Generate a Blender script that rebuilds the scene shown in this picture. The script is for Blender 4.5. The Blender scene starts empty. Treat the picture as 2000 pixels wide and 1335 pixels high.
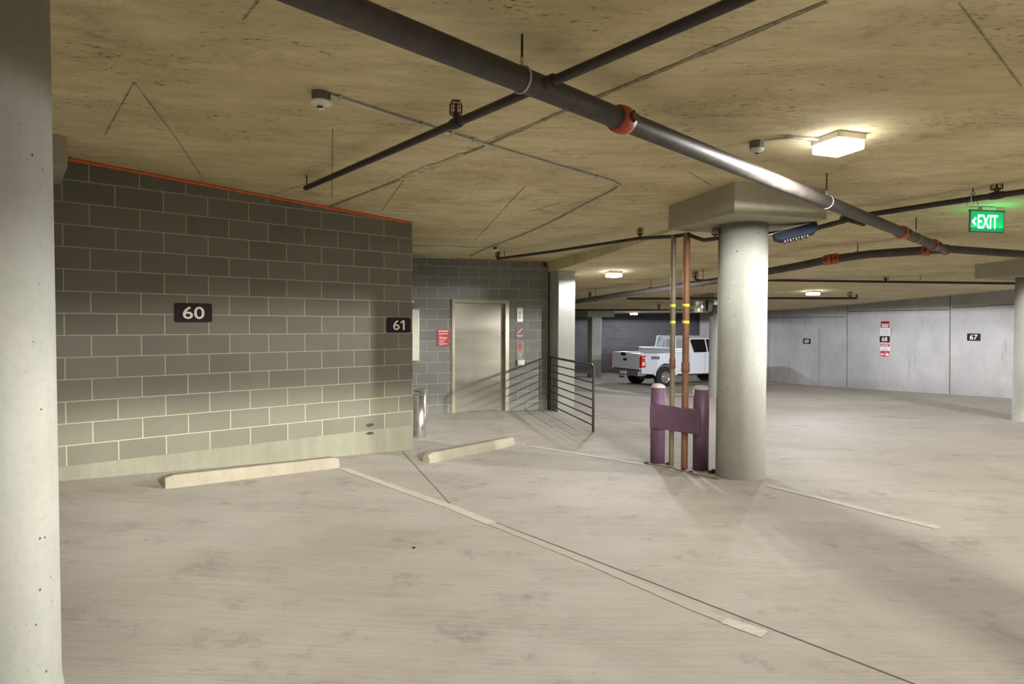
import bpy, math, random
from mathutils import Vector, Matrix
from math import sin, cos, pi, radians as R, sqrt, exp, log, atan2
random.seed(7)
S = bpy.context.scene
C = S.collection
# ------------------------------------------------------------------ camera
H = 1.6                                   # camera height above the z = 0 datum
FPX, PITCH, ROLL = 1187.67, .0284, -.0034
cd = bpy.data.cameras.new('camera'); cam = bpy.data.objects.new('camera', cd); C.objects.link(cam)
cd.lens = 36 * FPX / 2000; cd.sensor_width = 36; cd.clip_start = .05; cd.clip_end = 200
cam.matrix_world = Matrix.Translation((0, 0, H)) @ Matrix.Rotation(pi/2 - PITCH, 4, 'X') @ Matrix.Rotation(-ROLL, 4, 'Z')
S.camera = cam
# ------------------------------------------------------------------ world + exposure
w = bpy.data.worlds.new('world'); S.world = w; w.use_nodes = True
bg = w.node_tree.nodes['Background']; bg.inputs[0].default_value = (1.0, .95, .82, 1); bg.inputs[1].default_value = .27
S.view_settings.view_transform = 'Standard'; S.view_settings.look = 'None'
S.view_settings.gamma = 1; S.view_settings.use_curve_mapping = False
S.view_settings.exposure = -0.06
LAMPS = {   # x, y, watts, cone degrees, blend, colour
    'near_right':  (2.36, 4.45, 95, 178, .05, (1, .98, .94)),
    'lobby':       (2.00, 12.0, 80, 178, .05, (.96, .98, 1.0)),
    'far_left':    (5.30, 26.5, 80, 178, .05, (.86, .90, 1.0)),
    'far_right':   (8.00, 16.2, 150, 178, .05, (.90, .93, 1.0)),
    'behind_left': (3.4, -3.0, 100, 161.7, .025, (1, .97, .86)),
    'off_right':   (8.0, 4.5, 125, 172, .05, (1, .98, .94)),
    'deep_right':  (15.0, 11.5, 230, 172, .10, (.92, .95, 1.0)),  # unseen lamp, added to brighten the far right area
    'behind_right':(7.5, -3.5, 60, 172, .1, (1, .96, .88)),  # unseen lamp, added for more light from behind the camera
}
# ------------------------------------------------------------------ floor and ceiling levels (a parking ramp)
def smax(a, b, k=.02): m = max(a, b); return m + k * log(exp((a-m)/k) + exp((b-m)/k))
def soft(t, k=.6): return k * log(1 + exp(t/k)) if t/k < 30 else t
D2 = Vector((.948, .3186)).normalized()           # direction of the elevator wall
N2 = Vector((D2.y, -D2.x))                         # towards the viewer, square to it
E2 = Vector((-1.7978, 11.4278))                    # a point on the elevator wall
D1 = Vector((cos(.6987), sin(.6987))); N1 = Vector((D1.y, -D1.x)); E1 = Vector((-4.0993, 5.5691))
def ramp(x, y):
    pl = -1.444 - .0512*(x+4.125) - .0209*(y-5.547)
    g = .046 * (soft(y-6.5) - soft(y-23.5))
    pr = -1.59 + .0106*(min(max(x, 0), 15)-2.45) - g
    if x < -7: pl = -1.444 - .0512*(-7+4.125) - .0209*(y-5.547)
    return smax(pl, pr, .012)
EDGE = E2 + D2*2.66                                # end of the elevator wall
def side(x, y): return (Vector((x, y)) - EDGE).dot(D2)      # >0: ramp side of the landing edge
def Fl(x, y):
    z = ramp(x, y)
    if side(x, y) < 0 and y > 8.6: z = smax(z, -1.70, .01)
    return z + H
def Ce(x, y):
    z = ramp(x, y) + 2.96
    if side(x, y) < 0: z = smax(z, 1.268, .01) if y > 6 else z
    else:
        t = min(max((y-7)/2.0, 0), 1); z -= .06*t
    return z + H
def rayd(px, py):
    u = (px-1000)/FPX; v = (667.5-py)/FPX; c, s = cos(-ROLL), sin(-ROLL)
    u, v = c*u - s*v, s*u + c*v; c, s = cos(PITCH), sin(PITCH)
    return Vector((u, c + v*s, -s + v*c))
def at(px, py, d):                                  # the place d metres deep seen at a pixel
    r = rayd(px, py); return Vector((0, 0, H)) + r*(d/r.y)
def onF(px, py, up=0):
    r = rayd(px, py); z = -1.6
    for _ in range(60): p = r*(z/r.z); z = .5*z + .5*(Fl(p.x, p.y)-H+up)
    return Vector((p.x, p.y, z+H))
def onC(px, py, drop=0):
    r = rayd(px, py); z = 1.3
    for _ in range(80): p = r*(z/r.z); z = .5*z + .5*(Ce(p.x, p.y)-H-drop)
    return Vector((p.x, p.y, z+H))
def onW(px, py, E, D, off=0):                       # on a vertical wall
    n = Vector((-D.y, D.x)); r = rayd(px, py)
    t = (n.dot(E) - off) / (n.x*r.x + n.y*r.y); p = r*t; return Vector((p.x, p.y, p.z+H))
# ------------------------------------------------------------------ materials
def new_mat(name):
    m = bpy.data.materials.new(name); m.use_nodes = True; nt = m.node_tree
    return m, nt, nt.nodes['Principled BSDF']
def N(nt, t, **k):
    n = nt.nodes.new(t)
    for a, b in k.items():
        if a.startswith('i_'): n.inputs[a[2:].replace('_', ' ')].default_value = b
        else: setattr(n, a, b)
    return n
def mixc(nt, fac, a, b, mode='MIX'):
    m = nt.nodes.new('ShaderNodeMix'); m.data_type = 'RGBA'; m.blend_type = mode
    for s, v in ((m.inputs[0], fac), (m.inputs[6], a), (m.inputs[7], b)):
        if hasattr(v, 'is_linked'): nt.links.new(v, s)
        else: s.default_value = v if not isinstance(v, tuple) or len(v) == 4 else v+(1,)
    return m.outputs[2]
def noise(nt, vec, scale, detail=6, rough=.6, lo=.35, hi=.65, dist=0):
    n = N(nt, 'ShaderNodeTexNoise'); n.inputs['Scale'].default_value = scale; n.inputs['Detail'].default_value = detail
    n.inputs['Roughness'].default_value = rough; n.inputs['Distortion'].default_value = dist
    if vec is not None: nt.links.new(vec, n.inputs['Vector'])
    r = N(nt, 'ShaderNodeMapRange'); r.inputs[1].default_value = lo; r.inputs[2].default_value = hi
    nt.links.new(n.outputs[0], r.inputs[0]); return r.outputs[0]
def coords(nt, rot=0, scale=(1, 1, 1), kind='Object'):
    c = N(nt, 'ShaderNodeTexCoord'); m = N(nt, 'ShaderNodeMapping')
    m.inputs['Rotation'].default_value = (0, 0, rot); m.inputs['Scale'].default_value = scale
    nt.links.new(c.outputs[kind], m.inputs[0]); return m.outputs[0]
def bump(nt, b, h, strength, dist=.01):
    n = N(nt, 'ShaderNodeBump'); n.inputs['Strength'].default_value = strength; n.inputs['Distance'].default_value = dist
    nt.links.new(h, n.inputs['Height']); nt.links.new(n.outputs[0], b.inputs['Normal'])
def mul(nt, a, b, op='MULTIPLY'):
    m = N(nt, 'ShaderNodeMath', operation=op)
    for s, v in zip(m.inputs, (a, b)):
        if hasattr(v, 'is_linked'): nt.links.new(v, s)
        else: s.default_value = v
    return m.outputs[0]
def flat(name, col, rough=.5, metal=0, var=.15, scale=8, spec=.5):
    m, nt, b = new_mat(name); v = coords(nt)
    f = noise(nt, v, scale, 5, .6, .3, .7)
    dk = tuple(c*(1-var) for c in col); lt = tuple(min(1, c*(1+var)) for c in col)
    nt.links.new(mixc(nt, f, dk, lt), b.inputs['Base Color'])
    b.inputs['Roughness'].default_value = rough; b.inputs['Metallic'].default_value = metal
    b.inputs['Specular IOR Level'].default_value = spec
    return m
def emit(name, col, st):
    m, nt, b = new_mat(name); b.inputs['Base Color'].default_value = col+(1,)
    b.inputs['Emission Color'].default_value = col+(1,); b.inputs['Emission Strength'].default_value = st
    return m
def streaky(name, base, dark, light, rot, along, across, fine=1.0, rough=.8, amt=.6, stain=None, grit=.8):
    """form-board or broom-finished concrete: patches, stains, and clusters of fine dark scratches"""
    m, nt, b = new_mat(name)
    v = coords(nt); vs = coords(nt, -rot, (along, across, 1))
    big = noise(nt, v, .5, 5, .6, .38, .64)
    mid_ = noise(nt, coords(nt, -rot, (.8, 1.8, 1)), 1.0, 7, .7, .42, .66, .6)
    st = noise(nt, vs, 1, 8, .7, .42, .70, .3)
    c = mixc(nt, big, base, light)
    c = mixc(nt, mul(nt, mid_, .55), c, stain or dark)
    c = mixc(nt, mul(nt, st, amt), c, dark)
    sp = noise(nt, coords(nt, -rot, (along*7, across*5, 1)), fine, 5, .65, .56, .66)
    patch = noise(nt, coords(nt, -rot, (1, 2, 1)), .9, 8, .75, .47, .62)
    c = mixc(nt, mul(nt, mul(nt, sp, patch), grit), c, tuple(k*.3 for k in dark))
    pt = noise(nt, v, 2.2, 10, .78, .55, .68)
    c = mixc(nt, mul(nt, pt, .5*grit), c, tuple(k*.75 for k in dark))
    nt.links.new(c, b.inputs['Base Color']); b.inputs['Roughness'].default_value = rough
    b.inputs['Specular IOR Level'].default_value = .25
    bump(nt, b, noise(nt, vs, 2, 6, .7, .3, .7), .25, .004)
    return m
M = {}
M['floor'] = streaky('floor_concrete', (.405, .368, .325), (.24, .212, .185), (.475, .442, .40), R(8), .8, 70, 1.0, .75, .38, (.34, .305, .255), 1.15)
M['ceiling'] = streaky('ceiling_concrete', (.62, .525, .305), (.37, .305, .165), (.76, .665, .43), R(18.6), 1.6, 9, 1.5, .9, .5, (.41, .34, .20), 1.3)
M['farwall'] = streaky('cast_wall_concrete', (.37, .355, .35), (.27, .26, .26), (.43, .42, .41), 0, 2.5, .8, 1, .9, .3, (.31, .30, .295), .35)
M['groove'] = flat('joint_groove', (.10, .085, .065), .95)
M['seam'] = flat('ceiling_seam', (.27, .235, .15), .95, var=.5, scale=20)
M['seam_pale'] = flat('ceiling_patch', (.50, .45, .32), .95, var=.4, scale=18)
def blocks(name, cols, mortar, wash=False, stain=(.6, .6, .5)):
    m, nt, b = new_mat(name)
    uv = N(nt, 'ShaderNodeUVMap'); uv.uv_map = 'm'
    br = N(nt, 'ShaderNodeTexBrick'); br.offset = .5; br.offset_frequency = 2; br.squash = 1
    nt.links.new(uv.outputs[0], br.inputs['Vector'])
    br.inputs['Color1'].default_value = cols[0]+(1,); br.inputs['Color2'].default_value = cols[1]+(1,)
    br.inputs['Mortar'].default_value = mortar+(1,); br.inputs['Scale'].default_value = 1
    br.inputs['Mortar Size'].default_value = .0055; br.inputs['Mortar Smooth'].default_value = .25
    br.inputs['Brick Width'].default_value = .4064; br.inputs['Row Height'].default_value = .2032; br.inputs['Bias'].default_value = -.1
    f = noise(nt, uv.outputs[0], 130, 4, .8, .35, .7); g = noise(nt, uv.outputs[0], 1.2, 6, .7, .35, .7)
    c = mixc(nt, mul(nt, f, .45), br.outputs[0], tuple(k*.45 for k in cols[0]))
    c = mixc(nt, mul(nt, g, .22), c, tuple(k*1.25 for k in cols[1]))
    nt.links.new(c, b.inputs['Base Color']); b.inputs['Roughness'].default_value = .95; b.inputs['Specular IOR Level'].default_value = .15
    inv = mul(nt, 1.0, br.outputs[1], 'SUBTRACT'); h = mul(nt, inv, mul(nt, f, .15), 'SUBTRACT')
    bump(nt, b, h, .7, .006)
    return m
M['block'] = blocks('grey_block', ((.165, .156, .125), (.205, .195, .158)), (.48, .455, .33))
M['block2'] = blocks('lobby_block', ((.20, .20, .185), (.25, .25, .23)), (.50, .49, .41))
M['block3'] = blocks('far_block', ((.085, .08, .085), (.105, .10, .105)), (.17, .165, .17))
def pillar(name, col, hole=True, warm=(.55, .50, .38)):
    m, nt, b = new_mat(name); v = coords(nt)
    a = noise(nt, v, 2.2, 7, .65, .35, .7); vs = coords(nt, 0, (5, 5, .6)); st = noise(nt, vs, 1.5, 6, .65, .4, .7)
    c = mixc(nt, a, col, tuple(min(1, k*1.18) for k in col)); c = mixc(nt, mul(nt, st, .35), c, warm)
    fine = noise(nt, v, 30, 6, .7, .5, .75); c = mixc(nt, mul(nt, fine, .3), c, tuple(k*.6 for k in col))
    if hole:
        vo = N(nt, 'ShaderNodeTexVoronoi'); vo.inputs['Scale'].default_value = 19; nt.links.new(v, vo.inputs['Vector'])
        vo.inputs['Randomness'].default_value = 1
        wn = N(nt, 'ShaderNodeSeparateColor'); nt.links.new(vo.outputs['Color'], wn.inputs[0])
        rad = mul(nt, mul(nt, wn.outputs[0], 4.5, 'POWER'), .15)
        hm = N(nt, 'ShaderNodeMath', operation='LESS_THAN'); nt.links.new(vo.outputs['Distance'], hm.inputs[0]); nt.links.new(rad, hm.inputs[1])
        c = mixc(nt, hm.outputs[0], c, tuple(k*.22 for k in col))
        bump(nt, b, mul(nt, 1.0, hm.outputs[0], 'SUBTRACT'), .5, .004)
    nt.links.new(c, b.inputs['Base Color']); b.inputs['Roughness'].default_value = .85; b.inputs['Specular IOR Level'].default_value = .25
    return m
M['pillar'] = pillar('column_concrete', (.34, .34, .305), True, (.30, .285, .235))
M['panel'] = pillar('drop_panel_concrete', (.33, .31, .24), False, (.27, .25, .18))
M['curb'] = pillar('footing_concrete', (.19, .185, .135), False, (.29, .30, .27))
M['stop'] = pillar('stop_concrete', (.27, .245, .19), False, (.19, .165, .12))
def rusty(name, col, rust, amt=.5, metal=.6, rough=.45):
    m, nt, b = new_mat(name); v = coords(nt)
    f = noise(nt, v, 9, 7, .7, .45, .7); g = noise(nt, v, 2.5, 5, .6, .3, .7)
    c = mixc(nt, g, col, tuple(k*1.5 for k in col)); c = mixc(nt, mul(nt, f, amt), c, rust)
    nt.links.new(c, b.inputs['Base Color']); b.inputs['Metallic'].default_value = metal; b.inputs['Roughness'].default_value = rough
    bump(nt, b, f, .15, .002); return m
M['pipe'] = rusty('black_steel_pipe', (.036, .032, .030), (.14, .10, .07), .5, .1, .52)
M['pipe_small'] = rusty('thin_steel_pipe', (.024, .020, .017), (.10, .07, .04), .4, .2, .5)
M['galv'] = rusty('galvanised_conduit', (.42, .42, .38), (.32, .30, .24), .3, .35, .45)
M['galv_dark'] = rusty('steel_box', (.13, .14, .12), (.09, .09, .07), .4, .4, .5)
M['orange'] = flat('orange_coupling', (.40, .07, .025), .45, 0, .3, 20)
M['caulk'] = flat('orange_caulk', (.62, .12, .03), .6, 0, .3, 12)
M['rust'] = rusty('rusty_sprinkler', (.075, .032, .02), (.08, .04, .02), .5, .2, .7)
M['riser_grey'] = rusty('tan_grey_riser', (.17, .145, .10), (.25, .125, .055), .45, .15, .55)
M['riser_rust'] = rusty('rust_brown_riser', (.20, .095, .05), (.15, .06, .03), .55, .1, .6)
M['tape'] = flat('yellow_tape', (.80, .72, .05), .5)
M['purple'] = rusty('purple_paint', (.108, .056, .094), (.14, .08, .085), .4, 0, .5)
M['cap'] = flat('bollard_cap', (.45, .41, .38), .7)
M['rail'] = flat('brown_rail_paint', (.055, .035, .032), .4)
M['white'] = flat('white_plastic', (.75, .70, .58), .4, var=.05)
M['blackp'] = flat('black_plastic', (.012, .012, .013), .4)
M['navy'] = flat('blue_black_housing', (.018, .024, .05), .6, spec=.2)
def brushed(name, col, rough, stretch):
    m, nt, b = new_mat(name); v = coords(nt, 0, stretch)
    f = noise(nt, v, 1, 5, .6, .3, .7)
    nt.links.new(mixc(nt, f, tuple(k*.93 for k in col), col), b.inputs['Base Color'])
    r = N(nt, 'ShaderNodeMapRange'); r.inputs[3].default_value = rough*.8; r.inputs[4].default_value = rough*1.3
    nt.links.new(f, r.inputs[0]); nt.links.new(r.outputs[0], b.inputs['Roughness'])
    b.inputs['Metallic'].default_value = 1; return m
M['steel'] = brushed('brushed_stainless', (.40, .38, .32), .22, (.3, .3, 1.5))
M['steel_frame'] = brushed('stainless_frame', (.34, .32, .25), .35, (30, 30, 2))
M['steel_bin'] = brushed('polished_stainless', (.72, .71, .66), .2, (40, 40, 1))
M['sign'] = flat('dark_maroon_sign', (.018, .008, .009), .6, var=.05, spec=.2)
M['signtext'] = flat('sign_lettering', (.72, .67, .63), .5, var=.03)
M['red'] = flat('red_sign', (.42, .02, .018), .45, var=.05)
M['redtext'] = flat('pink_white_lettering', (.85, .62, .55), .5, var=.03)
M['whitesign'] = flat('white_sign', (.62, .60, .62), .5, var=.05)
M['greyt'] = flat('grey_lettering', (.30, .29, .31), .5, var=.05)
M['plum'] = flat('plum_sign', (.115, .035, .065), .45, var=.05)
def worn(name, col, floorcol, lo, hi):
    m, nt, b = new_mat(name); v = coords(nt, -R(9), (6, 30, 1))
    f = noise(nt, v, 1, 7, .75, lo, hi)
    nt.links.new(mixc(nt, f, col, floorcol), b.inputs['Base Color']); b.inputs['Roughness'].default_value = .8; return m
M['paint'] = worn('white_line_paint', (.58, .53, .455), (.42, .385, .335), .40, .64)
M['paint_worn'] = worn('worn_line_paint', (.54, .50, .44), (.405, .37, .32), .28, .46)
M['stain'] = flat('tyre_smudge', (.035, .035, .03), .95)
M['weed'] = flat('weed_leaf', (.07, .075, .03), .7, var=.5, scale=40)
M['dirt'] = flat('dirt', (.16, .11, .06), .95, var=.5, scale=50)
M['carwhite'] = flat('white_car_paint', (.62, .64, .70), .25, var=.02)
M['rackwhite'] = flat('white_steel_rack', (.80, .86, .88), .4, var=.03)
M['glass'] = flat('dark_car_glass', (.006, .007, .008), .08)
M['tyre'] = flat('tyre_rubber', (.012, .012, .012), .8)
M['rim'] = flat('wheel_alloy', (.28, .27, .25), .4, .5)
M['chrome'] = flat('worn_chrome', (.30, .27, .28), .3, .6)
M['taillight'] = flat('tail_light_red', (.55, .02, .02), .25)
M['decal'] = flat('dark_decal', (.02, .02, .022), .5)
# ------------------------------------------------------------------ mesh helpers
class MB:
    def __init__(s): s.v = []; s.f = []; s.m = []; s.uv = []; s.sm = []
    def add(s, vs, fs, mi=0, uvs=None, smooth=False):
        o = len(s.v); s.v += [tuple(v) for v in vs]
        for i, f in enumerate(fs):
            s.f.append([o+k for k in f]); s.m.append(mi); s.sm.append(smooth); s.uv.append(uvs[i] if uvs else None)
        return s
    def box(s, c, d, X=(1, 0, 0), Y=(0, 1, 0), Z=(0, 0, 1), mi=0):
        X, Y, Z, c = Vector(X), Vector(Y), Vector(Z), Vector(c); vs = []
        for k in (-1, 1):
            for j in (-1, 1):
                for i in (-1, 1): vs.append(c + X*(i*d[0]/2) + Y*(j*d[1]/2) + Z*(k*d[2]/2))
        return s.add(vs, [(0, 2, 3, 1), (4, 5, 7, 6), (0, 1, 5, 4), (2, 6, 7, 3), (0, 4, 6, 2), (1, 3, 7, 5)], mi)
    def tube(s, pts, r, n=12, mi=0, caps=True):
        pts = [Vector(p) for p in pts]; rs = r if isinstance(r, (list, tuple)) else [r]*len(pts)
        vs = []; up = None
        for i, p in enumerate(pts):
            t = (pts[min(i+1, len(pts)-1)] - pts[max(i-1, 0)]).normalized()
            if up is None: up = Vector((0, 0, 1)) if abs(t.z) < .9 else Vector((1, 0, 0))
            a = (up - t*up.dot(t)).normalized(); up = a; b = t.cross(a)
            k = 1
            if 0 < i < len(pts)-1:
                c = (pts[i]-pts[i-1]).normalized().dot(t); k = 1/max(c, .6)
            for j in range(n):
                q = 2*pi*j/n; vs.append(p + (a*cos(q)+b*sin(q))*rs[i]*(k if False else 1))
        fs = [(i*n+j, i*n+(j+1) % n, (i+1)*n+(j+1) % n, (i+1)*n+j) for i in range(len(pts)-1) for j in range(n)]
        s.add(vs, fs, mi, smooth=True)
        if caps:
            s.add([vs[j] for j in range(n)][::-1], [tuple(range(n))], mi); s.add([vs[(len(pts)-1)*n+j] for j in range(n)], [tuple(range(n))], mi)
        return s
    def lathe(s, c, prof, n=32, axis=(0, 0, 1), mi=0, smooth=True):
        A = Vector(axis).normalized(); a = A.orthogonal().normalized(); b = A.cross(a); c = Vector(c); vs = []
        for r, h in prof:
            for j in range(n):
                q = 2*pi*j/n; vs.append(c + A*h + (a*cos(q)+b*sin(q))*r)
        fs = [(i*n+j, i*n+(j+1) % n, (i+1)*n+(j+1) % n, (i+1)*n+j) for i in range(len(prof)-1) for j in range(n)]
        return s.add(vs, fs, mi, smooth=smooth)
    def prism(s, poly, d0, d1, fn, mi=0, smooth=False):
        n = len(poly); vs = [fn(a, b, d0) for a, b in poly] + [fn(a, b, d1) for a, b in poly]
        return s.add(vs, [tuple(range(n))[::-1], tuple(range(n, 2*n))] + [(i, (i+1) % n, n+(i+1) % n, n+i) for i in range(n)], mi, smooth=smooth)
    def ring(s, c, axis, R0, r, n=28, m=8, mi=0, arc=(0, 2*pi)):
        A = Vector(axis).normalized(); a = A.orthogonal().normalized()
        if abs(A.z) < .95: b = (Vector((0, 0, 1)) - A*A.z).normalized(); a = b.cross(A)
        else: b = A.cross(a)
        pts = [Vector(c) + (a*cos(q)+b*sin(q))*R0 for q in [arc[0]+(arc[1]-arc[0])*i/n for i in range(n+1)]]
        return s.tube(pts, r, m, mi, caps=arc[1]-arc[0] < 6.2)
    def build(s, name, mats, parent=None, bevel=0, fix=True):
        me = bpy.data.meshes.new(name); base = Vector((0, 0, 0))
        me.from_pydata([Vector(v) for v in s.v], [], s.f)
        for m in (mats if isinstance(mats, (list, tuple)) else [mats]): me.materials.append(m)
        for p, mi, sm in zip(me.polygons, s.m, s.sm): p.material_index = mi; p.use_smooth = sm
        if any(u for u in s.uv):
            l = me.uv_layers.new(name='m')
            for p, u in zip(me.polygons, s.uv):
                if u:
                    for li, q in zip(p.loop_indices, u): l.data[li].uv = q
        me.validate()
        if fix:
            import bmesh
            bm = bmesh.new(); bm.from_mesh(me); bmesh.ops.recalc_face_normals(bm, faces=bm.faces); bm.to_mesh(me); bm.free()
        o = bpy.data.objects.new(name, me); C.objects.link(o)
        if parent is not None: o.parent = parent; o.matrix_parent_inverse = pinv(parent)
        if bevel:
            b = o.modifiers.new('bevel', 'BEVEL'); b.width = bevel; b.segments = 2; b.limit_method = 'ANGLE'; b.angle_limit = R(40)
        return o
def wm(o):
    return (wm(o.parent) @ o.matrix_parent_inverse @ o.matrix_basis) if o.parent else o.matrix_basis.copy()
def pinv(p): return wm(p).inverted()
def tag(o, label, cat, group=None):
    o['label'] = label; o['category'] = cat
    if group: o['group'] = group
    return o
def thing(name, loc, label, cat, group=None):
    o = bpy.data.objects.new(name, None); C.objects.link(o); o.location = loc; o.empty_display_size = .1
    return tag(o, label, cat, group)
def struct(o): o['kind'] = 'structure'; return o
def text_mesh(name, body, size, mat, fn, parent, thick=.004, bold=.012, sx=1, align='CENTER'):
    cu = bpy.data.curves.new(name, 'FONT'); cu.body = body; cu.size = size; cu.extrude = thick/2; cu.offset = bold*size
    cu.align_x = align; cu.align_y = 'CENTER'; cu.resolution_u = 4
    t = bpy.data.objects.new(name, cu); C.objects.link(t)
    dg = bpy.context.evaluated_depsgraph_get(); me = bpy.data.meshes.new_from_object(t.evaluated_get(dg))
    bpy.data.objects.remove(t)
    xs = [v.co.x for v in me.vertices]; ys = [v.co.y for v in me.vertices]
    cx = (min(xs)+max(xs))/2 if align == 'CENTER' else 0; cy = (min(ys)+max(ys))/2
    for v in me.vertices: v.co = fn((v.co.x-cx)*sx, v.co.y-cy, v.co.z)
    me.materials.clear(); me.materials.append(mat); me.name = name
    o = bpy.data.objects.new(name, me); C.objects.link(o)
    if parent is not None: o.parent = parent; o.matrix_parent_inverse = pinv(parent)
    return o
def frame_on(p, D, Nn):                             # local (right, up, out) -> world on a vertical wall
    p = Vector(p); D3 = Vector((D.x, D.y, 0)); N3 = Vector((Nn.x, Nn.y, 0))
    return lambda a, b, c: p + D3*a + Vector((0, 0, b)) + N3*c
def rrect(w, h, r, n=5):
    o = []
    for cx, cy, a0 in ((w/2-r, h/2-r, 0), (-w/2+r, h/2-r, 90), (-w/2+r, -h/2+r, 180), (w/2-r, -h/2+r, 270)):
        for i in range(n+1): a = R(a0+90*i/n); o.append((cx+r*cos(a), cy+r*sin(a)))
    return o
def bx(mb, fn, a0, a1, b0, b1, c0, c1, mi=0):
    return mb.prism([(a0, b0), (a1, b0), (a1, b1), (a0, b1)], c0, c1, fn, mi)
# ------------------------------------------------------------------ floor and ceiling
def lin(a, b, n): return [a+(b-a)*i/n for i in range(n+1)]
def sheet(zf, us, vs_, th, up):
    mb = MB(); nu, nv = len(us), len(vs_); top = []
    for v in vs_:
        for u in us:
            p = EDGE + D2*u - N2*v; top.append(Vector((p.x, p.y, zf(p.x, p.y))))
    fs = [(j*nu+i, j*nu+i+1, (j+1)*nu+i+1, (j+1)*nu+i) for j in range(nv-1) for i in range(nu-1)]
    mb.add(top, fs, 0)
    b = [t + Vector((0, 0, th)) for t in top]
    mb.add(b, [f[::-1] for f in fs], 0)
    for k in range(nu-1):
        for row in (0, nv-1): i = row*nu+k; mb.add([top[i], top[i+1], b[i+1], b[i]], [(0, 1, 2, 3)])
    for k in range(nv-1):
        for col in (0, nu-1): i = k*nu+col; mb.add([top[i], top[i+nu], b[i+nu], b[i]], [(0, 1, 2, 3)])
    return mb
us = lin(-16, -.004, 40)[:-1] + [-.004, .004] + lin(.004, 24, 60)[1:]
vs_ = lin(-20, -2, 60) + lin(-2, 22, 50)[1:]
def strip(mb, pts, zf, width, off, mi, n=14, jitter=0, d=.002):
    for (a, b) in zip(pts, pts[1:]):
        a, b = Vector(a[:2]), Vector(b[:2]); t = (b-a).normalized(); nn = Vector((-t.y, t.x)); L = []
        for i in range(n+1):
            q = a.lerp(b, i/n); wv = width*(1+random.uniform(-jitter, jitter))/2
            for s_ in (1, -1): p = q + nn*wv*s_; L.append(Vector((p.x, p.y, zf(p.x, p.y)+off)))
        mb.add(L, [(2*i, 2*i+1, 2*i+3, 2*i+2) for i in range(n)], mi)
fm = sheet(Fl, us, vs_, -.3, 1)
crease = [onF(*p) for p in ((785, 880), (832, 932), (880, 985), (1100, 1070), (1500, 1225), (1785, 1335))]
q = crease[-1] + (crease[-1]-crease[-2]); crease.append(q)
strip(fm, crease, Fl, .011, .0015, 1)
strip(fm, [onF(1300, 825), onF(1160, 815)], Fl, .02, .0015, 1)
struct(fm.build('floor', [M['floor'], M['groove']], fix=False))
cm = sheet(Ce, us, vs_, .3, -1)
def seam(pix, w_, mi, jit=.2, proud=.004, n=14): strip(cm, [onC(*p) for p in pix], Ce, w_, -proud, mi, n, jit)
seam([(622, 411), (945, 285), (1090, 221), (1615, 2)], .035, 1, .35, n=24)
seam([(780, 350), (905, 300)], .07, 2, .6, .005)
seam([(517, 386), (602, 358)], .03, 2, .5)
for pix in ([(262, 160), (205, 262)], [(262, 160), (345, 270), (405, 362)], [(745, 412), (800, 335)], [(650, 250), (648, 385)],
            [(925, 470), (1025, 364)], [(1035, 412), (1105, 392)], [(475, 38), (505, 0)], [(1872, 4), (1995, 168)], [(1345, 335), (1390, 362)], [(1620, 455), (1745, 470)]):
    seam(pix, .007, 1, .5)
seam([(950, 275), (1060, 235)], .012, 2, .5)
struct(cm.build('ceiling', [M['ceiling'], M['seam'], M['seam_pale']], fix=False))
# ------------------------------------------------------------------ walls
def wall(name, E, D, u0, u1, z0f, z1f, mats, thick=.2, v0=0, holes=(), uoff=0, mi=0, n=24, extra=None):
    """vertical wall from u0 to u1 along D; z given by functions; one optional rectangular opening"""
    D3 = Vector((D.x, D.y, 0)); Nn = Vector((D.y, -D.x, 0)); mb = MB()
    def P(u, z, c=0): p = Vector((E.x, E.y, 0)) + D3*u - Nn*c; return Vector((p.x, p.y, z))
    cuts = sorted(set([round(x, 5) for x in lin(u0, u1, n)] + [h[0] for h in holes] + [h[1] for h in holes]))
    def quad(ua, ub, za, zb, zc, zd):
        mb.add([P(ua, za), P(ub, zb), P(ub, zc), P(ua, zd)], [(0, 1, 2, 3)], mi, [[(ua+uoff, za-v0), (ub+uoff, zb-v0), (ub+uoff, zc-v0), (ua+uoff, zd-v0)]])
        mb.add([P(ua, za, thick), P(ub, zb, thick), P(ub, zc, thick), P(ua, zd, thick)], [(3, 2, 1, 0)], mi, [[(ua, za), (ub, zb), (ub, zc), (ua, zd)][::-1]])
    for a, b in zip(cuts, cuts[1:]):
        la, lb = z0f(*P(a, 0)[:2]), z0f(*P(b, 0)[:2]); ha, hb = z1f(*P(a, 0)[:2]), z1f(*P(b, 0)[:2])
        hole = [h for h in holes if h[0] <= a+1e-4 and b <= h[1]+1e-4]
        if hole: quad(a, b, hole[0][3], hole[0][3], hb, ha)
        else: quad(a, b, la, lb, hb, ha)
    for u in (u0, u1):
        a, b = z0f(*P(u, 0)[:2]), z1f(*P(u, 0)[:2])
        mb.add([P(u, a), P(u, a, thick), P(u, b, thick), P(u, b)], [(0, 1, 2, 3)], mi, [[(u+uoff, a-v0), (u+uoff+.2, a-v0), (u+uoff+.2, b-v0), (u+uoff, b-v0)]])
    for h in holes:
        for u in h[:2]: mb.add([P(u, h[2]), P(u, h[2], thick), P(u, h[3], thick), P(u, h[3])], [(0, 1, 2, 3)], mi, [[(0, .03), (.15, .03), (.15, .1), (0, .1)]])
        mb.add([P(h[0], h[3]), P(h[1], h[3]), P(h[1], h[3], thick), P(h[0], h[3], thick)], [(0, 1, 2, 3)], mi, [[(0, .03), (.15, .03), (.15, .1), (0, .1)]])
    if extra: extra(mb, P)
    return struct(mb.build(name, mats, fix=False))
W1Z = 1.3101 + H                                    # a mortar line of the left wall
fc, cc = (lambda x, y: Fl(x, y)-.05), (lambda x, y: Ce(x, y)+.05)
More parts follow.
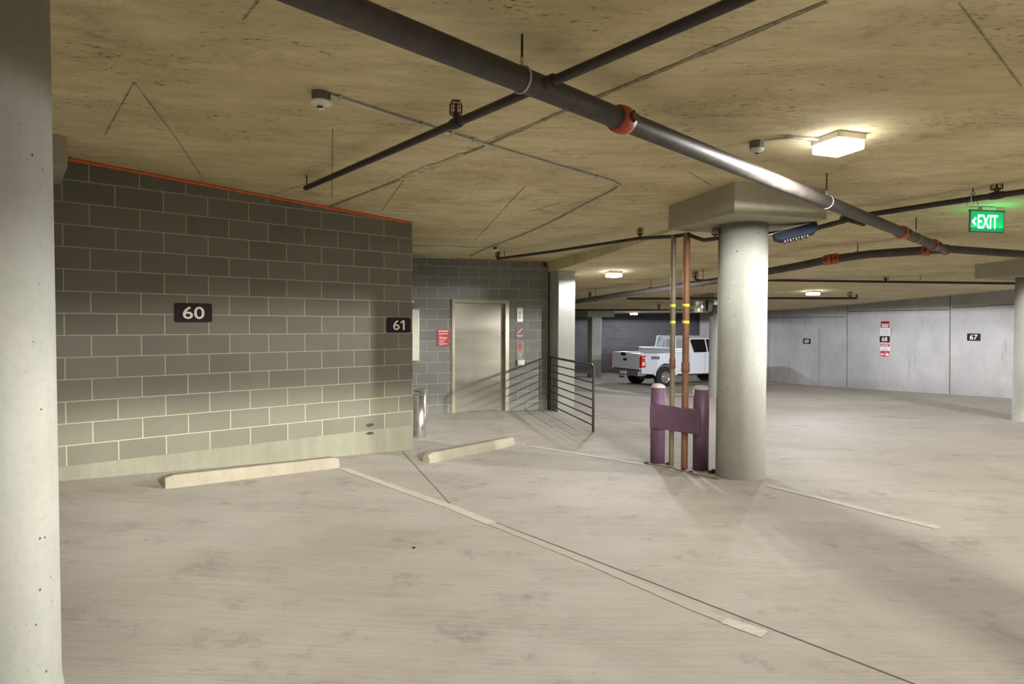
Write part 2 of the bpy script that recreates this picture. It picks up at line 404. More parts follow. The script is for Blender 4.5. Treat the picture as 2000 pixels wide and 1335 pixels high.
CURB = W1Z - 13*.2032
def k_foot(x, y): return CURB
def curb(mb, P):
    L = []
    for i in range(31):
        u = -2.2 + i*(5.86+0)/30; z = Fl(*P(u, 0)[:2])-.04; wob = .004*sin(u*9)
        L += [P(u, z, -.02), P(u, CURB+.012+wob, -.006)]
    mb.add(L, [(2*i, 2*i+2, 2*i+3, 2*i+1) for i in range(30)], 1)
    L2 = []
    for i in range(31):
        u = -2.2 + i*5.86/30; L2 += [P(u, CURB+.012+.004*sin(u*9), -.006), P(u, CURB+.018, .001)]
    mb.add(L2, [(2*i, 2*i+2, 2*i+3, 2*i+1) for i in range(30)], 1)
    u = 3.66
    mb.add([P(u, Fl(*P(u, 0)[:2])-.04, -.02), P(u, Fl(*P(u, 0)[:2])-.04, .25), P(u, CURB+.012, .25), P(u, CURB+.012, -.006)], [(0, 1, 2, 3)], 1)
    # tyre smudges and block stains low on the wall
    for (px, py, a, b) in ((722, 829, .055, .022), (722, 845, .055, .018)):
        c = onW(px, py, E1, D1); t = (Vector((c.x, c.y))-E1).dot(D1)
        poly = [(cos(k*pi/9)*a*random.uniform(.7, 1.1), sin(k*pi/9)*b*random.uniform(.8, 1.1)) for k in range(18)]
        mb.add([P(t+q_[0], c.z+q_[1], -.021) for q_ in poly], [tuple(range(18))], 2)
wall('wall_left', E1, D1, -2.2, 3.66, fc, cc, [M['block'], M['curb'], M['stain']], .2, W1Z, uoff=.0, extra=curb)
W2Z = 1.1085 + H
def u2(px, py=640): p = onW(px, py, E2, D2); return (Vector((p.x, p.y))-E2).dot(D2)
ul, ur = u2(884), u2(993); ztop = onW(940, 586, E2, D2).z
LAND = -1.70 + H
wall('wall_back', E2, D2, -.75, 2.66, fc, cc, [M['block2']], .3, W2Z, holes=[(ul, ur, LAND-.05, ztop)], uoff=.0, n=14)
corner = E1 + D1*3.66
# return wall from the corner back to the elevator wall
ret_dir = Vector((N2.x*-1, N2.y*-1)); Lr = (E2 - corner).dot(ret_dir)
sd_a = corner - N1*-.02*0 - D1*.01; sd_b = Vector((-2.05, 11.34)); sdd = (sd_b-sd_a).normalized(); sd_a = sd_a + sdd*.16
wall('wall_side', sd_a, sdd, 0, (sd_b-sd_a).length, fc, cc, [M['block2']], .02, W2Z, n=6)
# far walls
fr = [onF(1480, 741), onF(1655, 755), onF(1855, 770), onF(1985, 778)]
A = Vector(fr[0][:2]); B = Vector(fr[3][:2]); DF = (B-A).normalized(); LF = (B-A).length
def panels(mb, P):
    def bar(ua, za, ub, zb, w_):
        p, q_ = Vector((ua, za)), Vector((ub, zb)); t = (q_-p).normalized(); nn = Vector((-t.y, t.x))*w_/2
        a = [p+nn, q_+nn, q_-nn, p-nn]; mb.add([P(x.x, x.y, -.004) for x in a], [(0, 1, 2, 3)], 1)
    def U(px, py): p = onW(px, py, A, DF); return (Vector((p.x, p.y))-A).dot(DF), p.z
    for (x0, y0, x1, y1) in ((1503, 620, 1652, 618.5), (1657, 608, 1854, 604.5), (1860, 601, 1982, 593.5)): bar(*U(x0, y0), *U(x1, y1), .022)
    for px, y0, y1 in ((1503, 590, 744), (1655, 575, 756), (1856, 560, 770)): bar(*U(px, y0), *U(px-1, y1), .025)
    for px, y0, y1 in ((1600, 640, 745),): bar(*U(px, y0), *U(px, y1), .012)
wall('wall_right', A, DF, -4.2, LF+9, fc, cc, [M['farwall'], M['groove']], .25, 0, n=40, extra=panels)
BW = Vector((-3.0, 29.6)); DB = Vector((1, .03)).normalized()
cornx = A - DF*4.0
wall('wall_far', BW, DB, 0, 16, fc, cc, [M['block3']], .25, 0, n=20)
Lx = (BW-EDGE).length
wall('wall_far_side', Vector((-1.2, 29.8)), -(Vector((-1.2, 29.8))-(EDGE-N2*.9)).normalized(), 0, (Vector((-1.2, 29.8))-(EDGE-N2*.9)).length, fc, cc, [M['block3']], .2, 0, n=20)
# orange fire caulk on top of the block walls
def caulk(name, E, D, u0, u1, h, proud):
    mb = MB(); D3 = Vector((D.x, D.y, 0)); Nn = Vector((D.y, -D.x, 0)); pts = []
    for i in range(25):
        u = u0+(u1-u0)*i/24; p = Vector((E.x, E.y, 0)) + D3*u + Nn*proud; pts.append(Vector((p.x, p.y, Ce(p.x, p.y)-h*.5)))
    mb.tube(pts, h*.62, 8); return struct(mb.build(name, M['caulk']))
caulk('trim_1', E1, D1, .02, 3.64, .028, .004)
caulk('trim_2', E2, D2, .75, 2.6, .018, .004)
# ------------------------------------------------------------------ columns
def column(x, y, label, r=.25, panel=.61, square=None, th=.285, rot=D2, name='concrete_column', topz=None):
    z0 = min(Fl(x, y), Fl(x, y-r)) - .03; z1 = Ce(x, y)
    t = thing(name, (x, y, Fl(x, y)), label, 'column')
    X = Vector((rot.x, rot.y, 0)); Y = Vector((-rot.y, rot.x, 0)); mb = MB(); pb = z1-th
    if square: mb.box((x, y, (z0+z1)/2), (square[0], square[1], z1-z0+.02), X, Y)
    else: mb.lathe((x, y, 0), [(0, z0), (r+.012, z0), (r+.004, z0+.05), (r, z0+.09), (r, (pb if panel else z1+.02)), (0, (pb if panel else z1+.02))], 64)
    mb.build('shaft', M['pillar'], t, bevel=.01 if square else 0)
    if panel:
        cs = [Vector((x, y, 0))+X*(panel*a)+Y*(panel*b) for a, b in ((-1, -1), (1, -1), (1, 1), (-1, 1))]
        vs = [Vector((c.x, c.y, pb)) for c in cs] + [Vector((c.x, c.y, Ce(c.x, c.y)+.03)) for c in cs]
        MB().add(vs, [(3, 2, 1, 0), (4, 5, 6, 7), (0, 1, 5, 4), (1, 2, 6, 5), (2, 3, 7, 6), (3, 0, 4, 7)]).build('drop_panel', M['panel'], t, bevel=.006)
    return t
column(2.455, 6.50, 'round concrete column beside the purple bollards, thick drop panel on top', panel=.56)
column(-2.075, 2.30, 'big round concrete column cut off by the left picture edge', panel=0, r=.28)
column(-4.33, 5.0, 'column hidden behind the near left column, only its drop panel corner showing by the orange line', panel=.53, rot=D1)
column(9.44, 11.05, 'round concrete column at the right picture edge with a drop panel')
column(1.04, -.85, 'unseen round column added behind the viewer to shade the near left column from a lamp')  # light blocker: added out of view, keeps behind_left off the near column
column(3.02, .45, 'unseen round column added right of the viewer to shade the bollard column and floor from a lamp', panel=0)  # added out of view to block behind_left; its shadow falls before the bollard column
ec = EDGE + D2*.23 + N2*.1
column(ec.x, ec.y, 'square concrete column at the end of the elevator wall behind the railing', square=(.36, .62), panel=0)
column(3.55, 26.2, 'distant concrete column before the dark block wall left of the truck', square=(.45, .45), panel=.62)
column(5.86, 17.3, 'concrete column in front of the pickup truck, half behind the round column', r=.24)
# ------------------------------------------------------------------ elevator
el = thing('elevator_door', E2.to_3d()*1 + Vector((D2.x*(ul+ur)/2, D2.y*(ul+ur)/2, LAND)), 'brushed stainless steel elevator door in a steel frame set in the block wall', 'door')
fo = frame_on((E2.x, E2.y, 0), D2, N2)
fb = MB(); fw = .045
bx(fb, fo, ul-.01, ul+fw, LAND-.02, ztop, -.12, .012); bx(fb, fo, ur-fw*1.4, ur+.01, LAND-.02, ztop, -.12, .012)
bx(fb, fo, ul-.01, ur+.01, ztop-.055, ztop+.01, -.12, .013)
fb.build('frame', M['steel_frame'], el)
db = MB(); bx(db, fo, ul+fw-.01, ur-.05, LAND+.003, ztop-.04, -.15, -.10); db.build('door_panel', M['steel'], el)
sb = MB(); bx(sb, fo, ul+fw, ur-fw, LAND-.04, LAND+.004, -.14, -.0); sb.build('sill', M['galv_dark'], el)
kb = MB(); kb.lathe(fo(ur-.09, LAND+1.53, -.1), [(0, .012), (.018, .012), (.018, 0)], 14, (N2.x, N2.y, 0)); kb.build('keyhole_cover', M['blackp'], el)
# signs helper
def plate(name, p, D, Nn, w_, h_, label, cat, mat, r=.02, th=.008, group=None):
    t = thing(name, p, label, cat, group); fn = frame_on(p, D, Nn)
    MB().prism(rrect(w_, h_, r), 0, th, fn).build('panel', mat, t)
    return t, fn, th
def bars(name, fn, th, rows, mat, t):
    mb = MB()
    for (x0, x1, yc, hh) in rows:
        x = x0
        while x < x1 - 1e-6:                           # broken into word-like runs
            e = min(x1, x + random.uniform(.12, .3)*(x1-x0) + .004)
            bx(mb, fn, x, max(x+.003, e-.005), yc-hh/2, yc+hh/2, th-.0005, th+.0015); x = e
    return mb.build(name, mat, t)
for (px, py, txt, w_, h_, lab) in ((378, 610.5, '60', .350, .196, 'dark parking sign reading 60 on the grey block wall'),
                                 (778.5, 634.5, '61', .345, .196, 'dark parking sign reading 61 at the corner of the block wall')):
    p = onW(px, py, E1, D1); t, fn, th = plate('parking_sign', p, D1, N1, w_, h_, lab, 'sign', M['sign'], .025)
    f2 = (lambda a, b, c, fn=fn, th=th: fn(a, b, c+th))
    lt_ = text_mesh('lettering', txt, .175, M['signtext'], f2, t, .003, .010, 1.22)
    if txt == '61':                                  # the flag of the numeral one
        xr = max((v.co - Vector(p)).dot(D1.to_3d()) for v in lt_.data.vertices); zt_ = max(v.co.z - p.z for v in lt_.data.vertices)
        MB().prism([(xr-.025, zt_), (xr-.025, zt_-.03), (xr-.058, zt_-.042), (xr-.058, zt_-.024), (xr-.03, zt_-.002)], th-.001, th+.0015, fn).build('numeral_flag', M['signtext'], lt_)
for (px, py, txt, lab) in ((1576, 666, '69', 'small dark parking sign reading 69 on the far concrete wall'),
                           (1728, 662, '68', 'small dark parking sign reading 68 between two red and white notices'),
                           (1902, 658, '67', 'dark parking sign reading 67 on the far wall near the right column')):
    p = onW(px, py, A, DF, -.0); NF = Vector((DF.y, -DF.x)); sc = p.y/1188
    hh = {'69': 10.5, '68': 12.3, '67': 14.3}[txt]*sc; ww = hh*1.78
    t, fn, th = plate('parking_sign', p, DF, NF, ww, hh, lab, 'sign', M['sign'], .02)
    f2 = (lambda a, b, c, fn=fn, th=th: fn(a, b, c+th))
    text_mesh('lettering', txt, hh*.95, M['signtext'], f2, t, .003, .012, 1.1)
# red and white notices round sign 68
NF = Vector((DF.y, -DF.x))
def px_wall(px, py): return onW(px, py, A, DF)
p = px_wall(1729, 641); sc = p.y/1188; w_ = 17*sc*1.25; h_ = 30*sc
t, fn, th = plate('tow_notice', p, DF, NF, w_, h_, 'red and white notice directly above parking sign 68', 'sign', M['whitesign'], .012)
mb = MB(); bx(mb, fn, -w_/2+.01, w_/2-.01, h_*.04, h_/2-.01, th-.001, th+.002); mb.build('red_header', M['red'], t)
mb = MB(); bx(mb, fn, -w_/2+.03, w_/2-.03, h_*.36, h_*.41, th, th+.003); mb.build('black_bar', M['decal'], t)
bars('lettering', fn, th+.002, [(-w_*.35, w_*.38, h_*.25, h_*.07), (-w_*.33, w_*.33, h_*.13, h_*.09)], M['whitesign'], t)
bars('small_print', fn, th, [(-w_*.4, w_*.4, -h_*y_, h_*.035) for y_ in (.06, .15, .23, .31, .4)], M['greyt'], t)
p = px_wall(1729, 684); h_ = 26*sc
t, fn, th = plate('tow_notice', p, DF, NF, w_, h_, 'red and white notice with a tow picture directly below parking sign 68', 'sign', M['whitesign'], .012)
mb = MB(); bx(mb, fn, -w_/2+.01, w_/2-.01, h_*.29, h_/2-.01, th-.001, th+.002); mb.build('red_header', M['red'], t)
bars('lettering', fn, th+.002, [(-w_*.35, w_*.35, h_*.38, h_*.07)], M['whitesign'], t)
bars('small_print', fn, th, [(-w_*.15, w_*.15, h_*.18, h_*.05), (-w_*.3, w_*.3, h_*.08, h_*.05)], M['greyt'], t)
mb = MB(); bx(mb, fn, -w_/2+.01, w_/2-.01, -h_/2+.012, -h_*.03, th-.001, th+.002); mb.build('red_field', M['red'], t)
mb = MB()                                             # tow pictogram: truck, boom and towed car
mb.prism([(-w_*.42, -h_*.38), (-w_*.42, -h_*.28), (-w_*.3, -h_*.22), (-w_*.12, -h_*.26), (-w_*.08, -h_*.34)], th, th+.004, fn)
mb.prism([(w_*.02, -h_*.3), (w_*.1, -h_*.26), (w_*.2, -h_*.17), (w_*.32, -h_*.18), (w_*.42, -h_*.3), (w_*.42, -h_*.4), (w_*.1, -h_*.42)], th, th+.004, fn)
mb.prism([(-w_*.1, -h_*.3), (-w_*.07, -h_*.31), (w_*.12, -h_*.1), (w_*.1, -h_*.09)], th, th+.004, fn)
mb.build('tow_pictogram', M['whitesign'], t)
# lobby signs
p = onW(865.5, 659.5, E2, D2); sc = 1/ (1188/11.7); sw, sh = 21.5*sc*1.06, 32*sc
t, fn, th = plate('notice_sign', p, D2, N2, sw, sh, 'red notice with white lines of text left of the elevator door', 'sign', M['red'], .004)
bars('lettering', fn, th, [(-sw*.42, sw*.44, sh*.41, sh*.07), (-sw*.38, sw*.4, sh*.25, sh*.055), (-sw*.35, -.02, sh*.12, sh*.03), (-sw*.34, sw*.34, sh*.03, sh*.04),
     (-sw*.34, sw*.34, -sh*.05, sh*.04), (-sw*.34, sw*.2, -sh*.16, sh*.04), (-sw*.34, sw*.1, -sh*.25, sh*.045), (-sw*.34, sw*.4, -sh*.36, sh*.045), (-sw*.3, -.0, -sh*.43, sh*.03)], M['redtext'], t)
p = onW(1015, 650, E2, D2); sc = 12.05/1188; sw, sh = 17.5*sc, 22.5*sc
t, fn, th = plate('stair_sign', p, D2, N2, sw, sh, 'small plum sign with a stair symbol right of the elevator', 'sign', M['plum'], .008)
mb = MB(); st = []
n_ = 6
for i in range(n_): st += [(-sw*.26+sw*.52*i/n_, -sh*.02+sh*.4*i/n_), (-sw*.26+sw*.52*i/n_, -sh*.02+sh*.4*(i+1)/n_)]
st += [(sw*.3, sh*.38), (sw*.3, sh*.32)]
for i in reversed(range(n_)): st += [(-sw*.2+sw*.5*i/n_, -sh*.07+sh*.4*(i+1)/n_ - sh*.04)]
st += [(-sw*.26, -sh*.07)]
mb.prism(st, th, th+.002, fn); mb.build('stair_symbol', M['signtext'], t)
bars('lettering', fn, th, [(-sw*.42, sw*.42, -sh*.2, sh*.05), (-sw*.3, sw*.3, -sh*.31, sh*.05)], M['signtext'], t)
p = onW(1015.5, 691, E2, D2); w_, h_ = 14.5*sc, 48*sc
t, fn, th = plate('call_station', p, D2, N2, w_, h_, 'narrow stainless elevator call plate with a red fire symbol under the plum sign', 'call plate', M['galv_dark'], .003, .014)
mb = MB(); pol = [(cos(a)*.043*(1+.12*sin(5*a)), .155+sin(a)*.075*(1+.1*sin(3*a))) for a in [2*pi*i/24 for i in range(24)]]
mb.prism(pol, th, th+.003, fn); mb.build('fire_symbol', M['red'], t)
for dy in (.0, -.052):
    mb = MB(); mb.lathe(fn(0, dy-.02, th), [(.0, .009), (.013, .009), (.016, 0)], 16, (N2.x, N2.y, 0)); mb.build('button', M['white'], t)
mb = MB(); bx(mb, fn, -w_/2, w_/2+.008, -h_*.45, -h_*.22, th, th+.05); mb.build('key_box', M['steel_bin'], t, bevel=.006)
p = onW(1015, 614.5, E2, D2); w_, h_ = 12*sc, 27*sc
t, fn, th = plate('elevator_indicator', p, D2, N2, w_, h_, 'pale metal elevator arrival lantern with two lights above the plum sign', 'indicator', M['galv'], .003, .02)
for dy in (.03, -.045):
    mb = MB(); mb.lathe(fn(0, dy, th), [(.0, .014), (.024, .010), (.032, 0)], 18, (N2.x, N2.y, 0)); mb.build('arrival_light', M['white'], t)
p = onW(808, 654, E2, D2); fn = frame_on(p, D2, N2)
t = thing('electrical_cabinet', p, 'tall pale metal cabinet on the elevator wall, mostly hidden behind the wall corner', 'cabinet')
mb = MB(); bx(mb, fn, -.2, .082, -.485, .485, 0, .14); mb.build('cabinet_body', M['galv'], t, bevel=.008)
mb = MB(); bx(mb, fn, -.18, .065, -.465, .465, .14, .15); mb.build('cabinet_door', M['white'], t)
# small sensor at the corner
p = onW(803, 589, E1, D1); t = thing('corner_sensor', p, 'tiny white round sensor high on the block wall corner', 'sensor'); fn = frame_on(p, D1, N1)
mb = MB(); mb.lathe(fn(0, 0, 0), [(0, .05), (.012, .045), (.016, .02), (.012, 0)], 14, (N1.x, N1.y, 0)); mb.build('sensor_dome', M['white'], t)
# ------------------------------------------------------------------ ash bin
p = onF(819.5, 853); t = thing('ash_bin', p, 'tall slim stainless steel ash bin standing at the end of the block wall', 'bin')
MB().lathe(p, [(0, 0), (.09, 0), (.093, .01), (.093, .70), (.088, .70), (.088, .60), (0, .60)], 40).build('body', M['steel_bin'], t)
mb = MB(); mb.ring(p+Vector((0, 0, .70)), (0, 0, 1), .093, .008); mb.ring(p+Vector((0, 0, .635)), (0, 0, 1), .094, .003); mb.build('rim', M['chrome'], t)
# ------------------------------------------------------------------ wheel stops
def stop(a, b, label):
    a, b = Vector(a), Vector(b); d = (b-a); L = d.length; d.normalize(); n = Vector((d.y, -d.x, 0)).normalized(); up = d.cross(n)*-1
    if up.z < 0: up = -up
    prof = [(-.075, -.01), (.075, -.01), (.075, .055), (.045, .115), (-.045, .115), (-.075, .055)]
    mb = MB(); k = 26; vs = []
    for i in range(k+1):
        t_ = i/k; sh_ = 1.0
        e = min(t_, 1-t_)*L; sh_ = 1 if e > .07 else .8+.2*e/.07
        for (q_, h) in prof:
            vs.append(a + d*(L*t_) + n*(q_*sh_+random.uniform(-.0015, .0015)) + up*(h*(sh_ if h > 0 else 1)))
    m = len(prof); fs = [(i*m+j, i*m+(j+1) % m, (i+1)*m+(j+1) % m, (i+1)*m+j) for i in range(k) for j in range(m)]
    fs += [tuple(range(m))[::-1], tuple(k*m+j for j in range(m))]
    o = MB().add(vs, fs).build('wheel_stop', M['stop'], bevel=.008)
    return tag(o, label, 'wheel stop')
n_away = -N1.to_3d()*.075
def stopline(p0, p1, label):
    a, b = onF(*p0), onF(*p1); stop(a+n_away, b+n_away, label)
stopline((322, 955), (664, 913), 'long concrete wheel stop lying against the block wall under sign 60')
stopline((838, 905), (1006, 869), 'short pale concrete wheel stop lying on open floor in front of the elevator')
# ------------------------------------------------------------------ painted lines
def line(name, pix, width, mat, label, jit):
    mb = MB(); pts = [onF(*p) for p in pix]; strip(mb, pts, Fl, width, .003, 0, 20, jit); return tag(mb.build(name, mat, fix=False), label, 'painted line')
line('parking_line', [(668, 914), (880, 989), (960, 1022)], .10, M['paint'], 'worn white parking line starting at the end of the long wheel stop', .05)
line('parking_line', [(960, 1022), (1147, 1097), (1352, 1186), (1415, 1211)], .07, M['paint_worn'], 'nearly worn away stretch of white line along the dark floor joint', .12)
line('parking_line', [(1415, 1211), (1494, 1239)], .085, M['paint'], 'bright chalky end of the worn line beside the floor joint, lower right', .1)
line('parking_line', [(1008, 864), (1290, 912), (1400, 936)], .085, M['paint'], 'white parking line from the short wheel stop to the purple bollards', .08)
line('parking_line', [(1500, 948), (1600, 972), (1720, 1003), (1834, 1031)], .095, M['paint'], 'white parking line running from the round column toward lower right', .05)
# ------------------------------------------------------------------ pipe guard, risers, weeds
G0 = onF(1284, 903); G1 = onF(1368, 917)
gd = (G1-G0); gd.z = 0; gd.normalize(); gn = Vector((-abs(gd.y), -abs(gd.x), 0))
gt = thing('pipe_guard', (G0+G1)/2, 'purple steel guard of two bollards joined by a box beam, before the risers', 'bollard guard')
for g, top in ((G0, .925), (G1, .93)):
    g = Vector((g.x, g.y, g.z-.02))
    b = MB().lathe(g, [(0, 0), (.086, 0), (.086, top), (0, top)], 36).build('bollard', M['purple'], gt)
    MB().lathe(g, [(.088, top-.004), (.088, top+.002), (.075, top+.018), (.045, top+.036), (0, top+.044)], 36).build('cap', M['cap'], b)
g0 = G0 + gn*.13 - gd*.02; g1 = G1 + gn*.13 + gd*.04; cz = (G0.z+G1.z)/2
mid = (g0+g1)/2; L = (g1-g0).length
GB = MB(); up = Vector((0, 0, 1))
zt, zb = 1.6-.935, 1.6-1.20
GB.box((mid.x, mid.y, (zt+zb)/2), (L, .012, zt-zb), gd, gn, up)
for z in (zt, zb): GB.box(Vector((mid.x, mid.y, z)) - gn*.03, (L, .07, .01), gd, gn, up)
for e in (-1, 1): GB.box(Vector((mid.x, mid.y, (zt+zb)/2)) - gn*.03 + gd*(e*(L/2-.006)), (.012, .06, zt-zb), gd, gn, up)
GB.build('box_beam', M['purple'], gt, bevel=.003)
def riser(px, py, r, zt, mat, label, cz, tz):
    b = onF(px, py); t = thing('riser_pipe', b, label, 'pipe')
    MB().tube([b+Vector((0, 0, -.02)), Vector((b.x, b.y, H+zt))], r, 20).build('pipe', mat, t)
    mb = MB(); mb.lathe((b.x, b.y, H+cz), [(r, -.06), (r*1.3, -.055), (r*1.22, 0), (r*1.22, .03), (r*1.3, .05), (r, .055)], 20); mb.build('coupling', M['riser_rust'], t)
    for z in tz: MB().lathe((b.x, b.y, H+z), [(r+.0005, -.016), (r+.002, -.015), (r+.002, .015), (r+.0005, .016)], 20).build('tape_band', M['tape'], t)
    return b
R0 = riser(1311, 909, .029, 1.04, M['riser_grey'], 'thin tan grey riser pipe with yellow tape, left of the rusty one', -.44, (.225, .035))
R1 = riser(1336.5, 914, .037, 1.04, M['riser_rust'], 'thicker rust brown riser pipe with yellow tape, right of the grey one', -.47, (.225, .035))
def weed(px, py, n, s_):
    b = onF(px, py); mb = MB()
    for i in range(n):
        a = random.uniform(0, 2*pi); l = s_*random.uniform(.5, 1); e = random.uniform(.3, 1.2); base = b+Vector((random.uniform(-1, 1)*s_*.5, random.uniform(-1, 1)*s_*.4, 0))
        d = Vector((cos(a)*cos(e), sin(a)*cos(e), sin(e))); sd = d.cross(Vector((0, 0, 1))).normalized()*l*.22
        mid_ = base+d*l*.55; tip = base+d*l+Vector((0, 0, -l*.25))
        mb.add([base, mid_+sd, tip, mid_-sd], [(0, 1, 2, 3)])
        mb.add([base+sd*.08, base-sd*.08, mid_-sd*.08, mid_+sd*.08], [(0, 1, 2, 3)])
    return mb.build('weed', M['weed'], fix=False)
for px, py, n, s_, lab in ((1263, 905, 34, .04, 'scrap of weeds at the outer foot of the left bollard'), (1306, 906, 40, .045, 'weeds between the left bollard and the grey riser'),
                      (1334, 917, 34, .04, 'weeds at the foot of the rusty riser'), (1391, 923, 60, .07, 'largest weed tuft between the right bollard and the round column'), (1350, 922, 26, .035, 'small weeds before the right bollard')):
    tag(weed(px, py, n, s_), lab, 'weed', 'weeds at the bollard feet')
mb = MB(); strip(mb, [onF(1262, 906), onF(1310, 914), onF(1350, 925), onF(1403, 936)], Fl, .05, .004, 0, 16, .7)
o = tag(mb.build('dirt_strip', M['dirt'], fix=False), 'line of brown dirt along the feet of the bollards', 'dirt'); o['kind'] = 'stuff'
# ------------------------------------------------------------------ railing
a = onF(1069, 801); a = Vector((EDGE.x, EDGE.y, 0)) + N2.to_3d()*.16 - D2.to_3d()*.02; a.z = Fl(a.x-.05, a.y)
b = onF(1158.5, 843); 
rt = thing('railing', (a+b)/2, 'dark brown metal pipe railing on the landing edge right of the elevator', 'railing')
hb = 1.06
ar = (b-a).normalized()
MB().tube([a+Vector((0, 0, -.02)), a+Vector((0, 0, hb))], .019, 12).build('post', M['rail'], rt)
c2 = a+ar*.13; MB().tube([c2+Vector((0, 0, -.02)), c2+Vector((0, 0, hb-.01))], .016, 12).build('post', M['rail'], rt)
cv = [a+Vector((0, 0, hb))] + [b+Vector((0, 0, hb)) - ar*.10*(1-sin(q_)) - Vector((0, 0, .10*(1-cos(q_)))) for q_ in [i*pi/16 for i in range(9)]] + [b+Vector((0, 0, -.02))]
MB().tube(cv, .021, 12).build('top_rail', M['rail'], rt)
for k in range(7):
    h_ = hb - .135*(k+1) - .01
    MB().tube([a+Vector((0, 0, h_)), b+Vector((0, 0, h_))], .0125, 10).build('bar', M['rail'], rt)
# ------------------------------------------------------------------ sprinkler pipes
def on_pipe(pix, drop): return [onC(px, py, drop) for px, py in pix]
def cage_head(base, parent, s_=1.0, up=1):
    mb = MB(); z = Vector((0, 0, up))
    mb.lathe(base, [(0, 0), (.016*s_, 0), (.016*s_, .035*s_), (.009*s_, .05*s_), (.006*s_, .085*s_), (.018*s_, .09*s_), (0, .095*s_)], 10, z)
    h = mb.build('sprinkler_head', M['rust'], parent)
    mb = MB(); c = Vector(base)+z*.03*s_
    for a in range(4):
        d = Vector((cos(a*pi/4+.3), sin(a*pi/4+.3), 0))*.036*s_
        mb.tube([c+d*.5, c+d, c+d+z*.055*s_, c+d*.7+z*.08*s_, c-d*.7+z*.08*s_, c-d+z*.055*s_, c-d, c-d*.5], .0028*s_, 5)
    mb.ring(c+z*.002, z, .036*s_, .0025*s_, 18, 5); mb.ring(c+z*.05*s_, z, .037*s_, .0025*s_, 18, 5)
    mb.build('guard_cage', M['rust'], h)
def coupling(c, ax, r, parent, mat='orange', wd=.05):
    ax = Vector(ax).normalized(); mb = MB()
    mb.lathe(c, [(r*1.02, -wd), (r*1.28, -wd*.9), (r*1.34, -wd*.3), (r*1.34, wd*.3), (r*1.28, wd*.9), (r*1.02, wd)], 28, ax)
    side_ = ax.cross(Vector((0, 0, 1))).normalized(); zz = side_.cross(ax)
    o = mb.build('coupling', M[mat], parent)
    for s_ in (-1, 1):
        mb = MB(); q_ = Vector(c) + side_*(s_*r*1.42) ; mb.box(q_, (wd*1.1, r*.5, r*.55), ax, side_, zz)
        mb.tube([q_-zz*r*.55, q_+zz*r*.55], r*.14, 8)
        mb.build('coupling_bolt', M['rust'], o)
def hanger(p, r, label, ringmat='galv'):
    top = Vector((p.x, p.y, Ce(p.x, p.y)+.01)); t = thing('pipe_hanger', top, label, 'pipe hanger')
    MB().tube([p+Vector((0, 0, r+.03)), top], .006, 8).build('rod', M['pipe_small'], t)
    return t
# main pipe
RP = .057
mpix = [(690, 12), (1030, 160), (1215, 239), (1400, 312), (1600, 387), (1700, 428), (1838, 484)]
mp = on_pipe(mpix, .21)
# straight world line through the ends
m0, m1 = mp[1], mp[-1]; md = (m1-m0).normalized()
def main_at(px):                                    # the point of the main above pixel column px
    best = None
    for i in range(4000):
        q_ = m0 + md*(-3+ i*.004); v = q_-Vector((0, 0, H))
        if v.y < .3: continue
        x = 1000+FPX*v.x/(v.y*cos(PITCH)-v.z*sin(PITCH))
        if best is None or abs(x-px) < best[0]: best = (abs(x-px), q_)
    return best[1]
mt = thing('sprinkler_main', m0, 'thick dark steel sprinkler main crossing the ceiling diagonally', 'pipe')
start = m0 - md*4.0; tee = m1
MB().tube([start, tee+md*.1], RP, 28).build('pipe', M['pipe'], mt)
for px in (1213, 1762, 1822, 1846): coupling(main_at(px), md, RP, mt)
e1 = onC(2010, 497, .22); e2 = e1 + (e1-tee).normalized()*3
MB().tube([tee, tee+md*.12, tee+md*.12+(e1-tee-md*.12)*.08, e1, e2], RP*.95, 24).build('branch_pipe', M['pipe'], mt)
for px, lab in ((1018, 'threaded rod and ring hanger on the thick main near the top centre'), (1613, 'thin ring hanger on the main beside the drop panel of the round column'), (1788, 'ring hanger on the main left of the exit sign')):
    p = main_at(px); t = hanger(p, RP, lab)
    mb = MB(); mb.ring(p, md, RP+.004, .0055 if px == 1018 else .004, 30, 6)
    mb.tube([p+Vector((0, 0, RP+.004)), p+Vector((0, 0, RP+.045))], .008, 8)
    mb.build('ring', M['galv'] if px != 1018 else M['cap'], t)
# cross branch through the main
cr = main_at(1052)
bl = onC(597, 367, .115); 
brd = (cr-bl)
br_end = onC(1440, 2, .20)
bt = thing('sprinkler_branch', bl, 'thin dark sprinkler pipe crossing under the thick main near the top', 'pipe')
MB().tube([bl, cr], .024, 16).build('pipe', M['pipe_small'], bt)
MB().tube([cr, br_end, br_end+(br_end-cr)*1.2], .024, 16).build('pipe', M['pipe_small'], bt)
dr = (br_end-cr).normalized(); MB().tube([cr+dr*.05, cr+dr*.10], .034, 16).build('fitting', M['rust'], bt)
hp = bl + (cr-bl)*.505
# sprinkler tee at pixel 890
best = min(((abs((lambda v: 1000+FPX*v.x/(v.y*cos(PITCH)-v.z*sin(PITCH)))(bl.lerp(cr, i/500)-Vector((0, 0, H))) - 889), i) for i in range(501)))
hp = bl.lerp(cr, best[1]/500); bd_ = (cr-bl).normalized()
MB().tube([hp-bd_*.045, hp-bd_*.02, hp+bd_*.02, hp+bd_*.045], [.029, .033, .033, .029], 16).build('tee', M['pipe_small'], bt)
cage_head(hp+Vector((0, 0, .02)), bt, 1.0)
hanger(bl + bd_*.03, .0, 'small threaded rod at the end of the thin pipe by the block wall')
